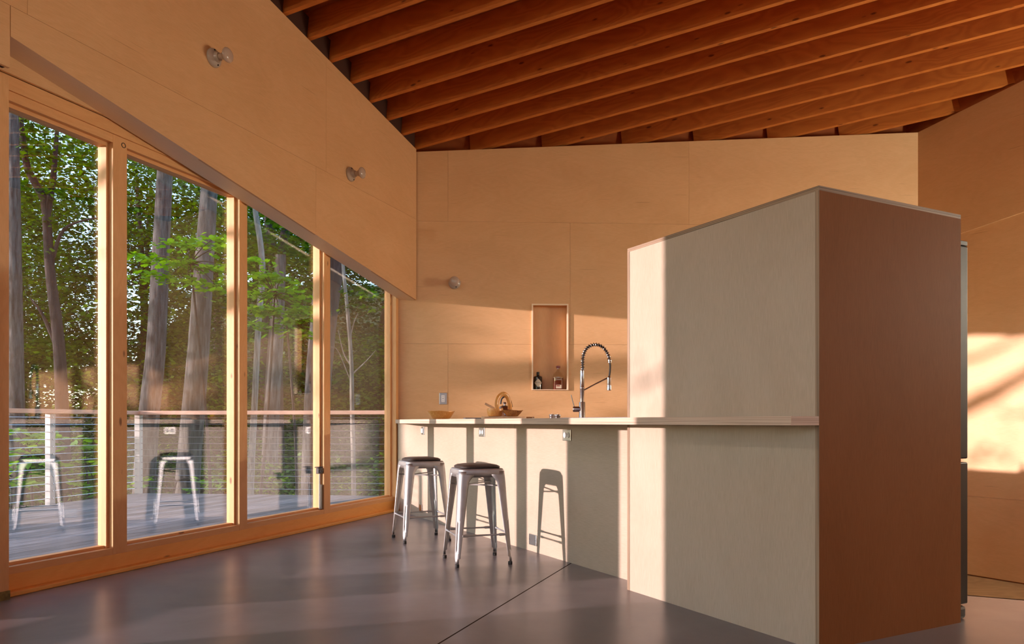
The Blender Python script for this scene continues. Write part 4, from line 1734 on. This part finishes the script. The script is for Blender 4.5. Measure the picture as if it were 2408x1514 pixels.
px_tree('thin pale sapling with bare twigs in the fourth pane', [(832, 1160), (828, 960), (826, 850), (818, 740), (808, 640), (800, 520)], Yt, (12, 11, 10, 9, 8, 7), 'bark_pale',
        branches=[([W(826, 860, Yt), W(808, 830, Yt), W(795, 775, Yt)], .014), ([W(828, 880, Yt), W(860, 850, Yt), W(885, 822, Yt)], .012), ([W(822, 800, Yt), W(832, 760, Yt), W(842, 735, Yt)], .012), ([W(826, 900, Yt), W(795, 825, Yt), W(776, 815, Yt)], .010)],
        crown=[W(858, 690, Yt), W(884, 700, Yt), W(850, 720, Yt)], size=.09, n_per=26, spread=.14)


# bright maple sprays: saplings with their own thin stems
def sapling(label, base_px, Y, sprays, size, n_per, spread, name='maple_sapling'):
    P0 = gnd(W(base_px, 1100, Y))
    root = thing(name, label, 'tree', P0, 0)
    cs = [W(x, y, Y + dy) for x, y, dy in sprays]
    mean = sum(cs, Vector()) / len(cs)
    m = MB()
    m.tube(dense([P0, P0.lerp(mean, .5) + Vector((.05, 0, .1)), mean], 12), list(np.linspace(.03, .012, 12)), 8)
    m.build('stem', M['bark_dark'], root)
    m = MB()
    for c in cs:
        m.tube(dense([mean, (mean + c) / 2 + Vector((0, 0, .04)), c], 6), list(np.linspace(.010, .003, 6)), 5)
    m.build('twigs', M['bark_dark'], root)
    leaves('foliage', M['leaf_bright'], [tuple(c) for c in cs], n_per, spread, size, root, loc=root.location, tilt=.35, shape=10, flat=.16)
    return root


sapling('maple with bright green layered leaves across the two thick trunks', 505, 10.6,
        [(400, 570, 0), (435, 562, .2), (470, 575, .1), (505, 560, 0), (525, 580, .1), (330, 600, .3), (365, 605, .2), (410, 620, 0), (450, 612, .1), (490, 630, .2), (525, 625, 0), (400, 650, .2), (440, 655, .1), (480, 668, 0), (515, 680, .1), (530, 660, .2), (345, 640, .1)], .085, 46, .13)
sapling('maple with a broad bright green leaf fan in the third pane', 588, 10.2,
        [(592, 610, 0), (600, 650, .1), (625, 640, 0), (650, 655, .1), (610, 690, 0), (640, 690, .2), (670, 680, 0), (690, 700, .1), (620, 725, 0), (655, 725, .1), (690, 730, 0), (712, 745, .1), (600, 760, .2), (720, 720, .1), (595, 720, .1), (665, 655, .1)], .085, 50, .13)
sapling('yellow-green drooping leaf spray below the bright maple fan', 700, 9.9 + .5, [(640, 735, 0), (665, 750, .1), (690, 755, 0), (660, 775, .1), (705, 775, 0), (722, 790, .1), (640, 765, .1)], .10, 22, .10)
sapling('bright maple leaves outside the railing at the lower left', 70, 9.6, [(30, 1010, 0), (60, 1030, .1), (95, 1045, 0), (40, 1060, .1), (75, 1080, 0), (30, 1100, .1), (90, 1110, .1), (60, 1130, 0), (120, 1020, .1)], .15, 16, .14)
sapling('green maple leaves outside the railing beside the first window post', 205, 10.4, [(180, 1030, 0), (205, 1045, .1), (190, 1080, 0), (215, 1110, .1), (195, 1135, 0), (228, 1150, .1)], .12, 16, .12)
sapling('low green maple leaves outside the railing in the second pane', 350, 11, [(330, 1140, 0), (345, 1125, .1), (315, 1120, 0), (500, 1140, .1), (480, 1125, 0), (520, 1130, .2)], .11, 16, .14)

print('objects', len(bpy.data.objects))
